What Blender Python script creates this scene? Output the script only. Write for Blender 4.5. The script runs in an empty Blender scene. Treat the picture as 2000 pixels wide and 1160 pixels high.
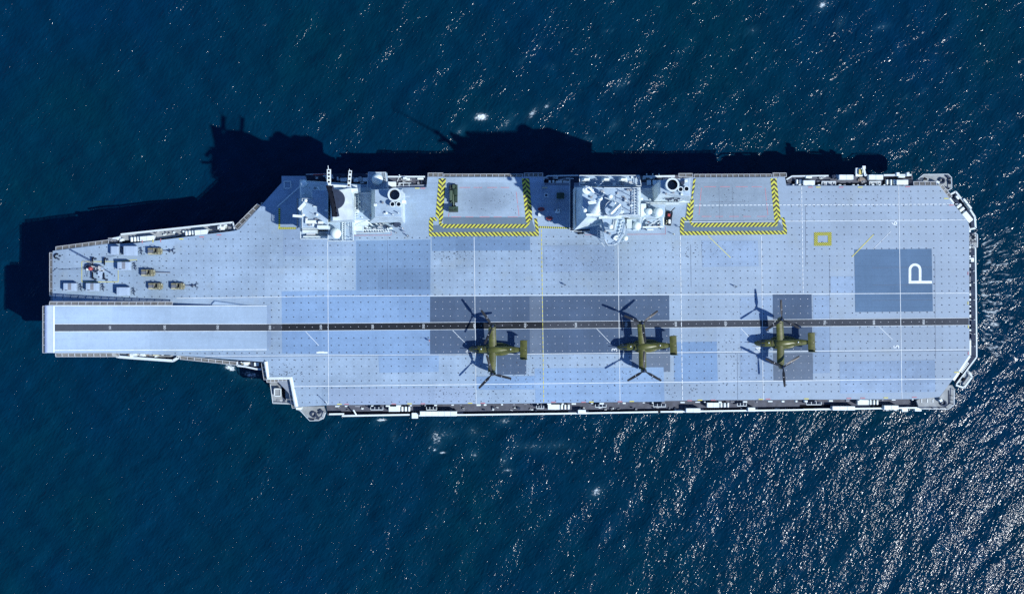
import bpy, bmesh, math, random
import numpy as np
from mathutils import Vector, Matrix

random.seed(7)
R = math.radians
S = 0.154          # metres per photograph pixel at flight deck height
HC = 350.0         # camera height above the water
ZD = 20.0          # flight deck height above the water
scene = bpy.context.scene
COL = scene.collection

# ------------------------------------------------------------------ camera, sky, sun, exposure
cam_d = bpy.data.cameras.new('camera')
cam_d.sensor_width = 36.0
cam_d.lens = 18.0 * (HC - ZD) / (1000 * S)
cam_d.clip_start = 1.0
cam_d.clip_end = 60000.0
cam = bpy.data.objects.new('camera', cam_d)
COL.objects.link(cam)
cam.location = (0, 0, HC)
cam.rotation_euler = (0, 0, 0)
scene.camera = cam

SUN_AZ = math.atan2(-3.2, 5.95)      # direction towards the sun on the ground plane
SUN_EL = R(44.0)
world = bpy.data.worlds.new('World')
scene.world = world
world.use_nodes = True
wn = world.node_tree
bg = wn.nodes['Background']
sky = wn.nodes.new('ShaderNodeTexSky')
sky.sky_type = 'NISHITA'
sky.sun_disc = False
sky.sun_elevation = SUN_EL
sky.sun_rotation = R(90) - SUN_AZ
sky.ozone_density = 10.0
sky.dust_density = 0.0
sky.air_density = 0.5
wn.links.new(sky.outputs[0], bg.inputs[0])
bg.inputs[1].default_value = 0.15

sun_d = bpy.data.lights.new('sun', 'SUN')
sun_d.energy = 3.45
sun_d.angle = R(0.8)
sun_d.color = (1.0, 0.997, 0.985)
sun = bpy.data.objects.new('sun', sun_d)
COL.objects.link(sun)
sdir = Vector((math.cos(SUN_AZ) * math.cos(SUN_EL), math.sin(SUN_AZ) * math.cos(SUN_EL), math.sin(SUN_EL)))
sun.rotation_euler = sdir.to_track_quat('Z', 'Y').to_euler()
sun.location = sdir * 300

scene.view_settings.view_transform = 'Standard'
scene.view_settings.look = 'None'
scene.view_settings.exposure = 0.86
scene.view_settings.gamma = 1.0
scene.view_settings.use_curve_mapping = False
scene.cycles.use_denoising = False
scene.cycles.max_bounces = 5
scene.cycles.sample_clamp_indirect = 4.0

# ------------------------------------------------------------------ materials
MATS = {}

def nd(nt, kind, **kw):
    n = nt.nodes.new(kind)
    for k, v in kw.items():
        setattr(n, k, v)
    return n

def mixrgb(nt, fac, a, b, blend='MIX'):
    m = nd(nt, 'ShaderNodeMix', data_type='RGBA', blend_type=blend)
    for sock, v in ((m.inputs[0], fac), (m.inputs[6], a), (m.inputs[7], b)):
        if hasattr(v, 'links'):
            nt.links.new(v, sock)
        elif isinstance(v, (int, float)):
            sock.default_value = v
        else:
            sock.default_value = (*v, 1) if len(v) == 3 else v
    return m.outputs[2]

def math_n(nt, op, a, b=None, c=None, clamp=False):
    m = nd(nt, 'ShaderNodeMath', operation=op, use_clamp=clamp)
    for i, v in enumerate((a, b, c)):
        if v is None:
            continue
        if hasattr(v, 'links'):
            nt.links.new(v, m.inputs[i])
        else:
            m.inputs[i].default_value = v
    return m.outputs[0]

def noise(nt, vec, scale, detail=3, rough=0.55, stretch=None):
    if stretch is not None:
        mp = nd(nt, 'ShaderNodeMapping')
        mp.inputs['Scale'].default_value = stretch
        nt.links.new(vec, mp.inputs[0])
        vec = mp.outputs[0]
    n = nd(nt, 'ShaderNodeTexNoise')
    n.inputs['Scale'].default_value = scale
    n.inputs['Detail'].default_value = detail
    n.inputs['Roughness'].default_value = rough
    nt.links.new(vec, n.inputs['Vector'])
    return n.outputs[0]

def ramp01(nt, v, lo, hi):
    m = nd(nt, 'ShaderNodeMapRange')
    m.inputs[1].default_value = lo
    m.inputs[2].default_value = hi
    nt.links.new(v, m.inputs[0])
    return m.outputs[0]

def new_mat(name):
    m = bpy.data.materials.new(name)
    m.use_nodes = True
    nt = m.node_tree
    bs = nt.nodes['Principled BSDF']
    MATS[name] = m
    return m, nt, bs

def paint(name, col, rough=0.55, var=0.12, scale=0.6, metal=0.0, wear=None, wear_amt=0.35, spec=0.4):
    """painted or plain surface with uneven tone and some wear"""
    m, nt, bs = new_mat(name)
    tc = nd(nt, 'ShaderNodeTexCoord')
    v = tc.outputs['Object']
    n1 = noise(nt, v, scale, 4)
    n2 = noise(nt, v, scale * 7, 3)
    dark = tuple(c * (1 - var * 1.6) for c in col)
    lite = tuple(min(1, c * (1 + var)) for c in col)
    c = mixrgb(nt, ramp01(nt, n1, 0.3, 0.7), dark, lite)
    c = mixrgb(nt, math_n(nt, 'MULTIPLY', ramp01(nt, n2, 0.35, 0.75), 0.4), c, dark)
    if wear:
        n3 = noise(nt, v, scale * 2.5, 6, 0.7)
        c = mixrgb(nt, math_n(nt, 'MULTIPLY', ramp01(nt, n3, 0.56, 0.72), wear_amt), c, wear)
    nt.links.new(c, bs.inputs['Base Color'])
    bs.inputs['Roughness'].default_value = rough
    bs.inputs['Metallic'].default_value = metal
    bs.inputs['Specular IOR Level'].default_value = spec
    return m

def deck_mat(name, col, var=1.0, speck=0.5, seam=0.10, rust=0.25):
    """non-skid steel deck: mottled, streaked along the ship, plate seams, small stains"""
    m, nt, bs = new_mat(name)
    geo = nd(nt, 'ShaderNodeTexCoord')
    v = geo.outputs['Object']
    big = noise(nt, v, 0.045, 5, 0.6)
    streak = noise(nt, v, 0.5, 4, 0.6, (0.12, 1.0, 1.0))
    fine = noise(nt, v, 2.2, 4, 0.7)
    dark = tuple(c * (1 - 0.2 * var) for c in col)
    lite = tuple(c * (1 + 0.14 * var) for c in col)
    c = mixrgb(nt, ramp01(nt, big, 0.35, 0.65), dark, lite)
    blot = noise(nt, v, 0.22, 6, 0.7)
    c = mixrgb(nt, math_n(nt, 'MULTIPLY', ramp01(nt, blot, 0.52, 0.7), 0.4 * var), c, tuple(x * 0.7 for x in col))
    c = mixrgb(nt, math_n(nt, 'MULTIPLY', ramp01(nt, blot, 0.46, 0.32), 0.35 * var), c, tuple(min(1, x * 1.28) for x in col))
    cross = noise(nt, v, 0.7, 3, 0.6, (1.0, 0.09, 1.0))
    c = mixrgb(nt, math_n(nt, 'MULTIPLY', ramp01(nt, cross, 0.55, 0.75), 0.18 * var), c, tuple(x * 0.6 for x in col))
    c = mixrgb(nt, math_n(nt, 'MULTIPLY', ramp01(nt, streak, 0.45, 0.75), 0.36 * var), c, tuple(x * 0.72 for x in col))
    c = mixrgb(nt, math_n(nt, 'MULTIPLY', ramp01(nt, fine, 0.3, 0.8), 0.3 * var), c, tuple(x * 1.2 for x in col))
    grit = noise(nt, v, 1.35, 5, 0.85)
    c = mixrgb(nt, math_n(nt, 'MULTIPLY', ramp01(nt, grit, 0.54, 0.68), 0.45 * min(1, var)), c, tuple(x * 0.66 for x in col))
    c = mixrgb(nt, math_n(nt, 'MULTIPLY', ramp01(nt, grit, 0.45, 0.32), 0.5 * min(1, var)), c, tuple(min(1, x * 1.35) for x in col))
    # rectangular re-coated areas
    bt = nd(nt, 'ShaderNodeTexBrick')
    bt.offset = 0.37
    bt.inputs['Color1'].default_value = (0, 0, 0, 1)
    bt.inputs['Color2'].default_value = (1, 1, 1, 1)
    bt.inputs['Mortar'].default_value = (0.5, 0.5, 0.5, 1)
    bt.inputs['Scale'].default_value = 1.0
    bt.inputs['Brick Width'].default_value = 17.0
    bt.inputs['Row Height'].default_value = 8.6
    bt.inputs['Mortar Size'].default_value = 0.0
    nt.links.new(v, bt.inputs['Vector'])
    c = mixrgb(nt, 0.10 * var, c, bt.outputs[0], 'SOFT_LIGHT')
    if name == 'deck':   # the coating is older and greyer towards the stern
        sp0 = nd(nt, 'ShaderNodeSeparateXYZ')
        nt.links.new(v, sp0.inputs[0])
        gf = math_n(nt, 'MULTIPLY', ramp01(nt, math_n(nt, 'MULTIPLY_ADD', big, 70.0, sp0.outputs[0]), 30.0, 150.0), 0.55)
        c = mixrgb(nt, gf, c, (0.255, 0.312, 0.365))
    # plate seams
    bs2 = nd(nt, 'ShaderNodeTexBrick')
    bs2.offset = 0.5
    bs2.inputs['Brick Width'].default_value = 12.0
    bs2.inputs['Row Height'].default_value = 3.1
    bs2.inputs['Mortar Size'].default_value = 0.05
    bs2.inputs['Mortar Smooth'].default_value = 0.0
    bs2.inputs['Scale'].default_value = 1.0
    nt.links.new(v, bs2.inputs['Vector'])
    c = mixrgb(nt, math_n(nt, 'MULTIPLY', bs2.outputs[1], seam), c, tuple(x * 0.45 for x in col))
    # small stains that come in groups
    vo = nd(nt, 'ShaderNodeTexVoronoi')
    vo.inputs['Scale'].default_value = 0.85
    nt.links.new(v, vo.inputs['Vector'])
    grp = noise(nt, v, 0.09, 3, 0.6)
    rnd = nd(nt, 'ShaderNodeSeparateColor')
    nt.links.new(vo.outputs['Color'], rnd.inputs[0])
    rad = math_n(nt, 'MULTIPLY', rnd.outputs[0], 0.19)
    sp = math_n(nt, 'LESS_THAN', vo.outputs['Distance'], rad)
    sp = math_n(nt, 'MULTIPLY', sp, ramp01(nt, grp, 0.50, 0.62))
    c = mixrgb(nt, math_n(nt, 'MULTIPLY', sp, speck), c, tuple(x * 0.28 for x in col))
    # faint warm dirt
    ru = noise(nt, v, 0.16, 5, 0.65)
    c = mixrgb(nt, math_n(nt, 'MULTIPLY', ramp01(nt, ru, 0.55, 0.75), rust), c, (col[0] * 1.0, col[1] * 0.86, col[2] * 0.68))
    nt.links.new(c, bs.inputs['Base Color'])
    bs.inputs['Roughness'].default_value = 0.85
    bs.inputs['Specular IOR Level'].default_value = 0.25
    bp = nd(nt, 'ShaderNodeBump')
    bp.inputs['Strength'].default_value = 0.35
    bp.inputs['Distance'].default_value = 0.03
    nt.links.new(fine, bp.inputs['Height'])
    nt.links.new(bp.outputs[0], bs.inputs['Normal'])
    return m

def stripe_mat(name, nx, ny, period):
    """yellow and black painted warning stripes, worn"""
    m, nt, bs = new_mat(name)
    tc = nd(nt, 'ShaderNodeTexCoord')
    sep = nd(nt, 'ShaderNodeSeparateXYZ')
    nt.links.new(tc.outputs['Object'], sep.inputs[0])
    a = math_n(nt, 'MULTIPLY', sep.outputs[0], nx / period)
    b = math_n(nt, 'MULTIPLY_ADD', sep.outputs[1], ny / period, a)
    wob = noise(nt, tc.outputs['Object'], 1.6, 2)
    b = math_n(nt, 'MULTIPLY_ADD', wob, 0.08, b)
    f = math_n(nt, 'GREATER_THAN', math_n(nt, 'FRACT', b), 0.5)
    n1 = noise(nt, tc.outputs['Object'], 1.1, 5, 0.7)
    ye = mixrgb(nt, ramp01(nt, n1, 0.35, 0.75), (0.49, 0.50, 0.03), (0.42, 0.44, 0.09))
    bl = mixrgb(nt, ramp01(nt, n1, 0.4, 0.8), (0.018, 0.02, 0.016), (0.07, 0.07, 0.06))
    c = mixrgb(nt, f, ye, bl)
    n2 = noise(nt, tc.outputs['Object'], 0.7, 6, 0.75)
    c = mixrgb(nt, math_n(nt, 'MULTIPLY', ramp01(nt, n2, 0.56, 0.7), 0.45), c, (0.2, 0.24, 0.27))
    nt.links.new(c, bs.inputs['Base Color'])
    bs.inputs['Roughness'].default_value = 0.8
    return m

DK = (0.226, 0.312, 0.400)
deck_mat('deck', DK, var=1.15, speck=0.6, seam=0.16, rust=0.4)
deck_mat('deck_ramp', (0.255, 0.352, 0.45), var=0.7, speck=0.0, seam=0.16, rust=0.05)
deck_mat('deck_blue', (0.155, 0.252, 0.385), var=0.9, speck=0.1, rust=0.0)
deck_mat('deck_blue_pale', (0.180, 0.278, 0.405), var=0.9, speck=0.1, rust=0.0)
deck_mat('deck_blue_mid', (0.125, 0.205, 0.315), var=0.9, speck=0.1, rust=0.0)
deck_mat('deck_pad', (0.075, 0.135, 0.215), var=0.7, speck=0.2, seam=0.3, rust=0.0)
deck_mat('deck_grey', (0.098, 0.148, 0.195), var=0.6, speck=0.1, rust=0.05)
deck_mat('deck_slate', (0.056, 0.090, 0.145), var=0.9, speck=0.1, seam=0.15, rust=0.1)
deck_mat('deck_slate_pale', (0.098, 0.135, 0.185), var=0.9, speck=0.1, rust=0.1)
deck_mat('deck_lift', (0.198, 0.262, 0.318), var=1.0, speck=0.3, seam=0.1, rust=0.15)
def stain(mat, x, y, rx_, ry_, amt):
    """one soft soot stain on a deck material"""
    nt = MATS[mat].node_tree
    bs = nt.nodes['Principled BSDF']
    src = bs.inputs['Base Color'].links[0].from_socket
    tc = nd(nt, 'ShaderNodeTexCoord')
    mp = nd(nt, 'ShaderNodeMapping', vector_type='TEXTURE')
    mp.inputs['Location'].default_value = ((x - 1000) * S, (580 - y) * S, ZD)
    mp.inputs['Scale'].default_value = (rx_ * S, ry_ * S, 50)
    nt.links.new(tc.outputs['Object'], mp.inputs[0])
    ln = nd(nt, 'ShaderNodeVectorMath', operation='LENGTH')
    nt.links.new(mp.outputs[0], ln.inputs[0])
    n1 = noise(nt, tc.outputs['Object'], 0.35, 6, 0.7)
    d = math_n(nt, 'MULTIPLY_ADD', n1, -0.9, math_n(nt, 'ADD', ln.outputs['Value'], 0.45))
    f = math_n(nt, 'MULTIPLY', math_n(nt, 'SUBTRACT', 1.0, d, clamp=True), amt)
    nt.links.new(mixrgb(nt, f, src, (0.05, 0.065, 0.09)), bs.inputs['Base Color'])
deck_mat('deck_lift_pale', (0.232, 0.312, 0.385), var=0.9, speck=0.3, seam=0.1, rust=0.1)
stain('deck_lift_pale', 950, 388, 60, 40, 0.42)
deck_mat('deck_edge', (0.225, 0.300, 0.395), var=0.7, speck=0.2)
deck_mat('deck_dull', (0.205, 0.288, 0.39), var=1.1, speck=0.3)
deck_mat('track', (0.040, 0.048, 0.060), var=1.0, speck=0.0, seam=0.0, rust=0.0)
deck_mat('track_dark', (0.010, 0.013, 0.017), var=1.0, speck=0.0, seam=0.0, rust=0.0)
paint('white_line', (0.62, 0.69, 0.70), 0.7, 0.1, 0.8, wear=(0.24, 0.31, 0.40), wear_amt=0.85)
paint('yellow_line', (0.55, 0.52, 0.10), 0.7, 0.12, 0.8, wear=(0.28, 0.34, 0.36), wear_amt=0.85)
paint('red_line', (0.40, 0.17, 0.20), 0.7, 0.12, 0.8, wear=(0.34, 0.28, 0.32), wear_amt=0.6)
paint('dot_dark', (0.04, 0.055, 0.085), 0.7, 0.1)
paint('dot_pale', (0.42, 0.45, 0.48), 0.7, 0.1)
paint('lip_paint', (0.34, 0.42, 0.56), 0.6, 0.06)
paint('seam_dark', (0.10, 0.12, 0.16), 0.8, 0.2)
stripe_mat('stripe_slash', 0.7071, -0.7071, 0.87)
stripe_mat('stripe_back', 0.7071, 0.7071, 0.87)
stripe_mat('stripe_tick', 1.0, 0.0, 0.6)
stripe_mat('stripe_tick_up', 0.0, 1.0, 0.6)
stripe_mat('stripe_small', 0.7071, 0.7071, 0.44)
stripe_mat('stripe_chevron_slash', 0.7071, -0.7071, 1.0)
stripe_mat('stripe_chevron_back', 0.7071, 0.7071, 1.0)
paint('hull', (0.20, 0.24, 0.29), 0.5, 0.15, 0.15, wear=(0.16, 0.12, 0.09))
paint('white', (0.62, 0.70, 0.69), 0.45, 0.08, 0.5, wear=(0.40, 0.42, 0.42), wear_amt=0.4)
paint('island', (0.52, 0.61, 0.62), 0.5, 0.16, 0.35, wear=(0.40, 0.42, 0.42), wear_amt=0.35)
paint('roof', (0.275, 0.375, 0.465), 0.7, 0.14, 0.4, wear=(0.22, 0.25, 0.30), wear_amt=0.6)
paint('radome', (0.62, 0.71, 0.69), 0.35, 0.04, 0.5)
paint('gallery', (0.075, 0.085, 0.11), 0.8, 0.22, 0.6, wear=(0.16, 0.15, 0.14))
paint('sponson', (0.25, 0.28, 0.29), 0.75, 0.18, 0.5, wear=(0.20, 0.17, 0.14))
paint('rail', (0.52, 0.60, 0.61), 0.5, 0.06)
paint('frame_grey', (0.36, 0.39, 0.40), 0.6, 0.1)
paint('black', (0.008, 0.010, 0.016), 0.7, 0.2, spec=0.08)
paint('soot', (0.006, 0.006, 0.007), 0.9, 0.2)
paint('rubber', (0.015, 0.015, 0.016), 0.85, 0.2)
paint('dark_grey', (0.030, 0.045, 0.078), 0.7, 0.2, spec=0.15)
paint('grey', (0.20, 0.22, 0.24), 0.6, 0.15)
paint('steel_brown', (0.20, 0.17, 0.14), 0.5, 0.2)
paint('olive', (0.074, 0.083, 0.018), 0.36, 0.28, 0.6, wear=(0.028, 0.030, 0.014), wear_amt=0.7)
paint('olive_dark', (0.030, 0.034, 0.016), 0.5, 0.2, 0.8)
paint('green', (0.028, 0.060, 0.036), 0.5, 0.2, 1.0, wear=(0.03, 0.05, 0.03))
paint('green_pale', (0.075, 0.12, 0.075), 0.5, 0.15, 1.0)
paint('green_black', (0.02, 0.03, 0.026), 0.6, 0.2, 1.0)
paint('tan', (0.19, 0.185, 0.115), 0.6, 0.2, 1.5, wear=(0.12, 0.11, 0.08))
paint('tan_pale', (0.40, 0.40, 0.28), 0.6, 0.15, 1.5)
paint('canvas', (0.29, 0.38, 0.475), 0.8, 0.07, 0.9)
paint('canvas_dark', (0.19, 0.21, 0.24), 0.8, 0.2, 0.9)
paint('red', (0.32, 0.05, 0.05), 0.5, 0.15, 1.0)
paint('yellow', (0.52, 0.42, 0.12), 0.5, 0.2, 1.0)
paint('glass', (0.02, 0.03, 0.035), 0.08, 0.05, spec=0.6)
paint('skin', (0.42, 0.26, 0.18), 0.6, 0.05)
paint('cloth_dark', (0.03, 0.035, 0.05), 0.9, 0.15)
paint('cloth_green', (0.08, 0.12, 0.05), 0.9, 0.15)
paint('cloth_yellow', (0.5, 0.42, 0.05), 0.9, 0.15)
paint('cloth_white', (0.6, 0.6, 0.58), 0.9, 0.1)
paint('cloth_red', (0.4, 0.05, 0.04), 0.9, 0.1)
paint('cloth_blue', (0.05, 0.1, 0.3), 0.9, 0.1)

def net_mat():
    m, nt, bs = new_mat('net')
    tc = nd(nt, 'ShaderNodeTexCoord')
    n1 = noise(nt, tc.outputs['Object'], 0.5, 4, 0.6)
    c = mixrgb(nt, ramp01(nt, n1, 0.3, 0.7), (0.10, 0.10, 0.085), (0.22, 0.215, 0.19))
    nt.links.new(c, bs.inputs['Base Color'])
    bs.inputs['Roughness'].default_value = 0.9
    ch = nd(nt, 'ShaderNodeTexChecker')
    ch.inputs['Scale'].default_value = 7.0
    nt.links.new(tc.outputs['Object'], ch.inputs['Vector'])
    a = math_n(nt, 'MULTIPLY_ADD', ch.outputs[1], 0.45, 0.5)
    nt.links.new(a, bs.inputs['Alpha'])
net_mat()

# ------------------------------------------------------------------ mesh helpers
def P(x, y, z=ZD):
    """photograph pixel (of something at height z) -> world point"""
    k = S * (HC - z) / (HC - ZD)
    return Vector(((x - 1000) * k, (580 - y) * k, z))

def PL(d, z=ZD):
    return d * S * (HC - z) / (HC - ZD)

class MB:
    def __init__(self):
        self.v, self.f = [], []
    def add(self, vs, fs):
        o = len(self.v)
        self.v += [tuple(p) for p in vs]
        self.f += [tuple(o + i for i in f) for f in fs]
        return self
    def loft(self, rings, cap0=True, cap1=True, closed=True):
        n = len(rings[0])
        vs = [p for r in rings for p in r]
        fs = []
        for k in range(len(rings) - 1):
            for i in range(n if closed else n - 1):
                j = (i + 1) % n
                fs.append((k * n + i, k * n + j, (k + 1) * n + j, (k + 1) * n + i))
        if cap0:
            fs.append(tuple(reversed(range(n))))
        if cap1:
            fs.append(tuple((len(rings) - 1) * n + i for i in range(n)))
        return self.add(vs, fs)
    def prism(self, pts, z0, z1):
        return self.loft([[(p[0], p[1], z0) for p in pts], [(p[0], p[1], z1) for p in pts]])
    def ppoly(self, pp, z0, z1):
        pts = [P(x, y, z1) for x, y in pp]
        return self.prism(pts, z0, z1)
    def pbox(self, x0, y0, x1, y1, z0, z1):
        return self.ppoly([(x0, y0), (x1, y0), (x1, y1), (x0, y1)], z0, z1)
    def frustum(self, bot, zb, top, zt):
        return self.loft([[P(x, y, zb) for x, y in bot], [P(x, y, zt) for x, y in top]])
    def sheet(self, pp, z):
        return self.add([P(x, y, ZD).xy.to_3d() + Vector((0, 0, z)) for x, y in pp], [tuple(range(len(pp)))])
    def box(self, c, s, rz=0.0, M=None):
        hx, hy, hz = s[0] / 2, s[1] / 2, s[2] / 2
        vs = [Vector((x, y, z)) for z in (-hz, hz) for x, y in ((-hx, -hy), (hx, -hy), (hx, hy), (-hx, hy))]
        rot = M if M is not None else Matrix.Rotation(rz, 3, 'Z')
        vs = [rot @ p + Vector(c) for p in vs]
        return self.add(vs, [(3, 2, 1, 0), (4, 5, 6, 7), (0, 1, 5, 4), (1, 2, 6, 5), (2, 3, 7, 6), (3, 0, 4, 7)])
    def cyl(self, c, z0, z1, r0, r1=None, n=20, cap0=True, cap1=True):
        r1 = r0 if r1 is None else r1
        a = [(math.cos(2 * math.pi * i / n), math.sin(2 * math.pi * i / n)) for i in range(n)]
        return self.loft([[(c[0] + r0 * u, c[1] + r0 * w, z0) for u, w in a], [(c[0] + r1 * u, c[1] + r1 * w, z1) for u, w in a]], cap0, cap1)
    def lathe(self, c, prof, n=24, cap0=False, cap1=False):
        a = [(math.cos(2 * math.pi * i / n), math.sin(2 * math.pi * i / n)) for i in range(n)]
        return self.loft([[(c[0] + r * u, c[1] + r * w, z) for u, w in a] for r, z in prof], cap0, cap1)
    def ball(self, c, r, n=20, m=12):
        prof = [(max(1e-3, r * math.sin(math.pi * k / m)), c[2] - r * math.cos(math.pi * k / m)) for k in range(m + 1)]
        return self.lathe(c, prof, n, True, True)
    def tube(self, pts, r, n=6, closed=False, r2=None):
        pts = [Vector(p) for p in pts]
        rings = []
        L = len(pts)
        for i, p in enumerate(pts):
            if closed:
                t = pts[(i + 1) % L] - pts[i - 1]
            else:
                t = pts[min(i + 1, L - 1)] - pts[max(i - 1, 0)]
            t.normalize()
            up = Vector((0, 0, 1)) if abs(t.z) < 0.9 else Vector((1, 0, 0))
            a = t.cross(up).normalized()
            b = a.cross(t)
            rr = r if r2 is None else r + (r2 - r) * i / max(1, L - 1)
            rings.append([p + rr * (a * math.cos(2 * math.pi * k / n) + b * math.sin(2 * math.pi * k / n)) for k in range(n)])
        if closed:
            rings.append(rings[0])
            return self.loft(rings, False, False)
        return self.loft(rings)
    def bar(self, a, b, w, h):
        """rectangular bar from a to b"""
        a, b = Vector(a), Vector(b)
        t = (b - a).normalized()
        up = Vector((0, 0, 1)) if abs(t.z) < 0.95 else Vector((1, 0, 0))
        s = t.cross(up).normalized()
        u = s.cross(t)
        q = [(-1, -1), (1, -1), (1, 1), (-1, 1)]
        return self.loft([[p + s * (i * w / 2) + u * (j * h / 2) for i, j in q] for p in (a, b)])
    def build(self, name, mat, parent=None, smooth=False, angle=35, loc=None):
        me = bpy.data.meshes.new(name)
        me.from_pydata(self.v, [], self.f)
        bm = bmesh.new()
        bm.from_mesh(me)
        bmesh.ops.recalc_face_normals(bm, faces=bm.faces)
        bm.to_mesh(me)
        bm.free()
        if smooth:
            me.polygons.foreach_set('use_smooth', [True] * len(me.polygons))
            me.set_sharp_from_angle(angle=R(angle))
        me.materials.append(MATS[mat])
        o = bpy.data.objects.new(name, me)
        COL.objects.link(o)
        if parent is not None:
            o.parent = parent
        if loc is not None:
            o.location = loc
        return o

def up_sheet(mb):
    """orient all faces upward (flat paint)"""
    fs = []
    for f in mb.f:
        a, b, c = (Vector(mb.v[i]) for i in f[:3])
        fs.append(f if (b - a).cross(c - a).z > 0 else tuple(reversed(f)))
    mb.f = fs
    return mb

def sheet_obj(name, mat, parent, mb):
    up_sheet(mb)
    me = bpy.data.meshes.new(name)
    me.from_pydata(mb.v, [], mb.f)
    me.materials.append(MATS[mat])
    o = bpy.data.objects.new(name, me)
    COL.objects.link(o)
    o.parent = parent
    return o

def empty(name, loc=(0, 0, 0), rz=0.0):
    o = bpy.data.objects.new(name, None)
    COL.objects.link(o)
    o.location = loc
    o.rotation_euler = (0, 0, rz)
    o.empty_display_size = 0.5
    return o

def tag(o, label, cat, group=None):
    o['label'] = label
    o['category'] = cat
    if group:
        o['group'] = group
    return o

def copy_tree(o, parent=None):
    c = o.copy()
    COL.objects.link(c)
    c.parent = parent
    for ch in list(o.children):
        copy_tree(ch, c)
    return c

# ------------------------------------------------------------------ the sea
def build_sea():
    def axis(lim, fine):
        a = list(np.arange(-lim, lim + 1e-6, fine))
        step, x = fine, lim
        out = []
        while x < 20000:
            step *= 1.35
            x += step
            out.append(x)
        return np.array([-t for t in reversed(out)] + a + out)
    xs = axis(196.0, 0.8)
    ys = axis(124.0, 0.8)
    X, Y = np.meshgrid(xs, ys)
    rng = np.random.default_rng(3)
    Z = np.zeros_like(X)
    base = R(-38)
    for k in range(46):
        lam = 2.4 * (15 / 2.4) ** rng.random()
        th = base + rng.normal(0, 0.36)
        kk = 2 * math.pi / lam
        amp = 0.0115 * lam ** 0.75 / 2.2
        Z += amp * np.sin(kk * (X * math.cos(th) + Y * math.sin(th)) + rng.random() * 6.28)
    far = np.clip((np.maximum(np.abs(X) - 196, np.abs(Y) - 124)) / 150, 0, 1)
    Z *= 1 - far
    # foam: churned water along the ship and the wake
    foam = np.zeros_like(X)
    def blob(px_, py_, rx, ry, amp, ang=0.0):
        c = P(px_, py_, 0)
        k = S * HC / (HC - ZD)
        dx, dy = X - c.x, Y - c.y
        ca, sa = math.cos(ang), math.sin(ang)
        u, w = (dx * ca + dy * sa) / (rx * k), (-dx * sa + dy * ca) / (ry * k)
        return amp * np.exp(-(u * u + w * w))
    B = [(940, 229, 11, 6, 1.0, 0), (897, 258, 4, 12, .55, -.7), (990, 240, 5, 12, .55, -.7), (1040, 222, 5, 14, .7, -.75), (1068, 208, 4, 12, .6, -.9), (1085, 340, 6, 3, .4, 0),
         (852, 855, 9, 14, .62, .3), (868, 848, 16, 8, .5, 0), (925, 843, 10, 8, .5, 0), (927, 888, 8, 6, .55, 0), (745, 820, 9, 3, .9, .1), (770, 852, 5, 7, .5, 0), (985, 900, 6, 10, .5, 0), (990, 918, 8, 3, .7, 0),
         (985, 822, 12, 6, .6, 0), (1040, 872, 24, 6, .5, 0), (450, 718, 10, 5, .95, -.3), (490, 732, 14, 6, .75, -.2), (480, 728, 22, 9, .4, -.2), (1085, 870, 22, 7, .45, 0), (1165, 960, 10, 8, .7, .6), (1010, 870, 7, 8, .45, 0), (1345, 360, 10, 6, .3, 0),
         (1200, 245, 5, 10, .5, -.8), (1285, 243, 6, 3, .6, 0), (1110, 268, 6, 3, .6, .2), (1150, 272, 8, 4, .5, 0), (1215, 165, 5, 12, .5, -.9), (1470, 60, 8, 5, .5, .4), (1605, 10, 10, 8, .7, .5), (1640, 45, 5, 10, .5, -.6), (1725, 53, 10, 4, .6, .2)]
    for b in B:
        foam = np.maximum(foam, blob(b[0], b[1], b[2] * 1.5, b[3] * 1.5, b[4] * .92, b[5]))
    for k in range(60):
        x = rng.uniform(640, 1890)
        foam = np.maximum(foam, blob(x, 806 - (x - 640) * .009 + rng.uniform(2, 26), rng.uniform(3, 9), rng.uniform(1.5, 4), rng.uniform(.25, .5), rng.uniform(0, .8)))
    for k in range(40):
        foam = np.maximum(foam, blob(rng.uniform(1000, 1980), rng.uniform(30, 280), rng.uniform(3, 8), rng.uniform(1.5, 3), rng.uniform(.35, .55), .75))
    # arc of foam off the port side
    for t in np.linspace(0, 1, 14):
        foam = np.maximum(foam, blob(838 + 36 * t, 873 + 12 * math.sin(t * 1.57) , 3.2, 1.6, .85))
    # wake at the stern: a broad mask, streaked in the material
    k0 = S * HC / (HC - ZD)
    ux = X / k0 + 1000
    uy = 580 - Y / k0
    wake = np.clip((ux - 1900) / 20, 0, 1) * np.clip((uy - 430 + (ux - 1900) * .45) / 40, 0, 1) * np.clip((715 + (ux - 1900) * .35 - uy) / 40, 0, 1) * np.exp(-np.clip(ux - 1900, 0, None) / 500)
    hx, hy = len(xs), len(ys)
    vs = np.stack([X, Y, Z], -1).reshape(-1, 3)
    idx = np.arange(hx * hy).reshape(hy, hx)
    q = np.stack([idx[:-1, :-1], idx[:-1, 1:], idx[1:, 1:], idx[1:, :-1]], -1).reshape(-1, 4)
    me = bpy.data.meshes.new('sea')
    me.vertices.add(len(vs))
    me.vertices.foreach_set('co', vs.ravel())
    me.loops.add(q.size)
    me.loops.foreach_set('vertex_index', q.ravel())
    me.polygons.add(len(q))
    me.polygons.foreach_set('loop_start', np.arange(0, q.size, 4))
    me.polygons.foreach_set('loop_total', np.full(len(q), 4))
    me.update()
    me.polygons.foreach_set('use_smooth', np.ones(len(q), bool))
    at = me.attributes.new('foam', 'FLOAT', 'POINT')
    at.data.foreach_set('value', foam.ravel().astype(np.float32))
    at = me.attributes.new('wake', 'FLOAT', 'POINT')
    at.data.foreach_set('value', wake.ravel().astype(np.float32))
    # material
    m, nt, bs = new_mat('sea_water')
    tc = nd(nt, 'ShaderNodeTexCoord')
    v = tc.outputs['Object']
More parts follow.
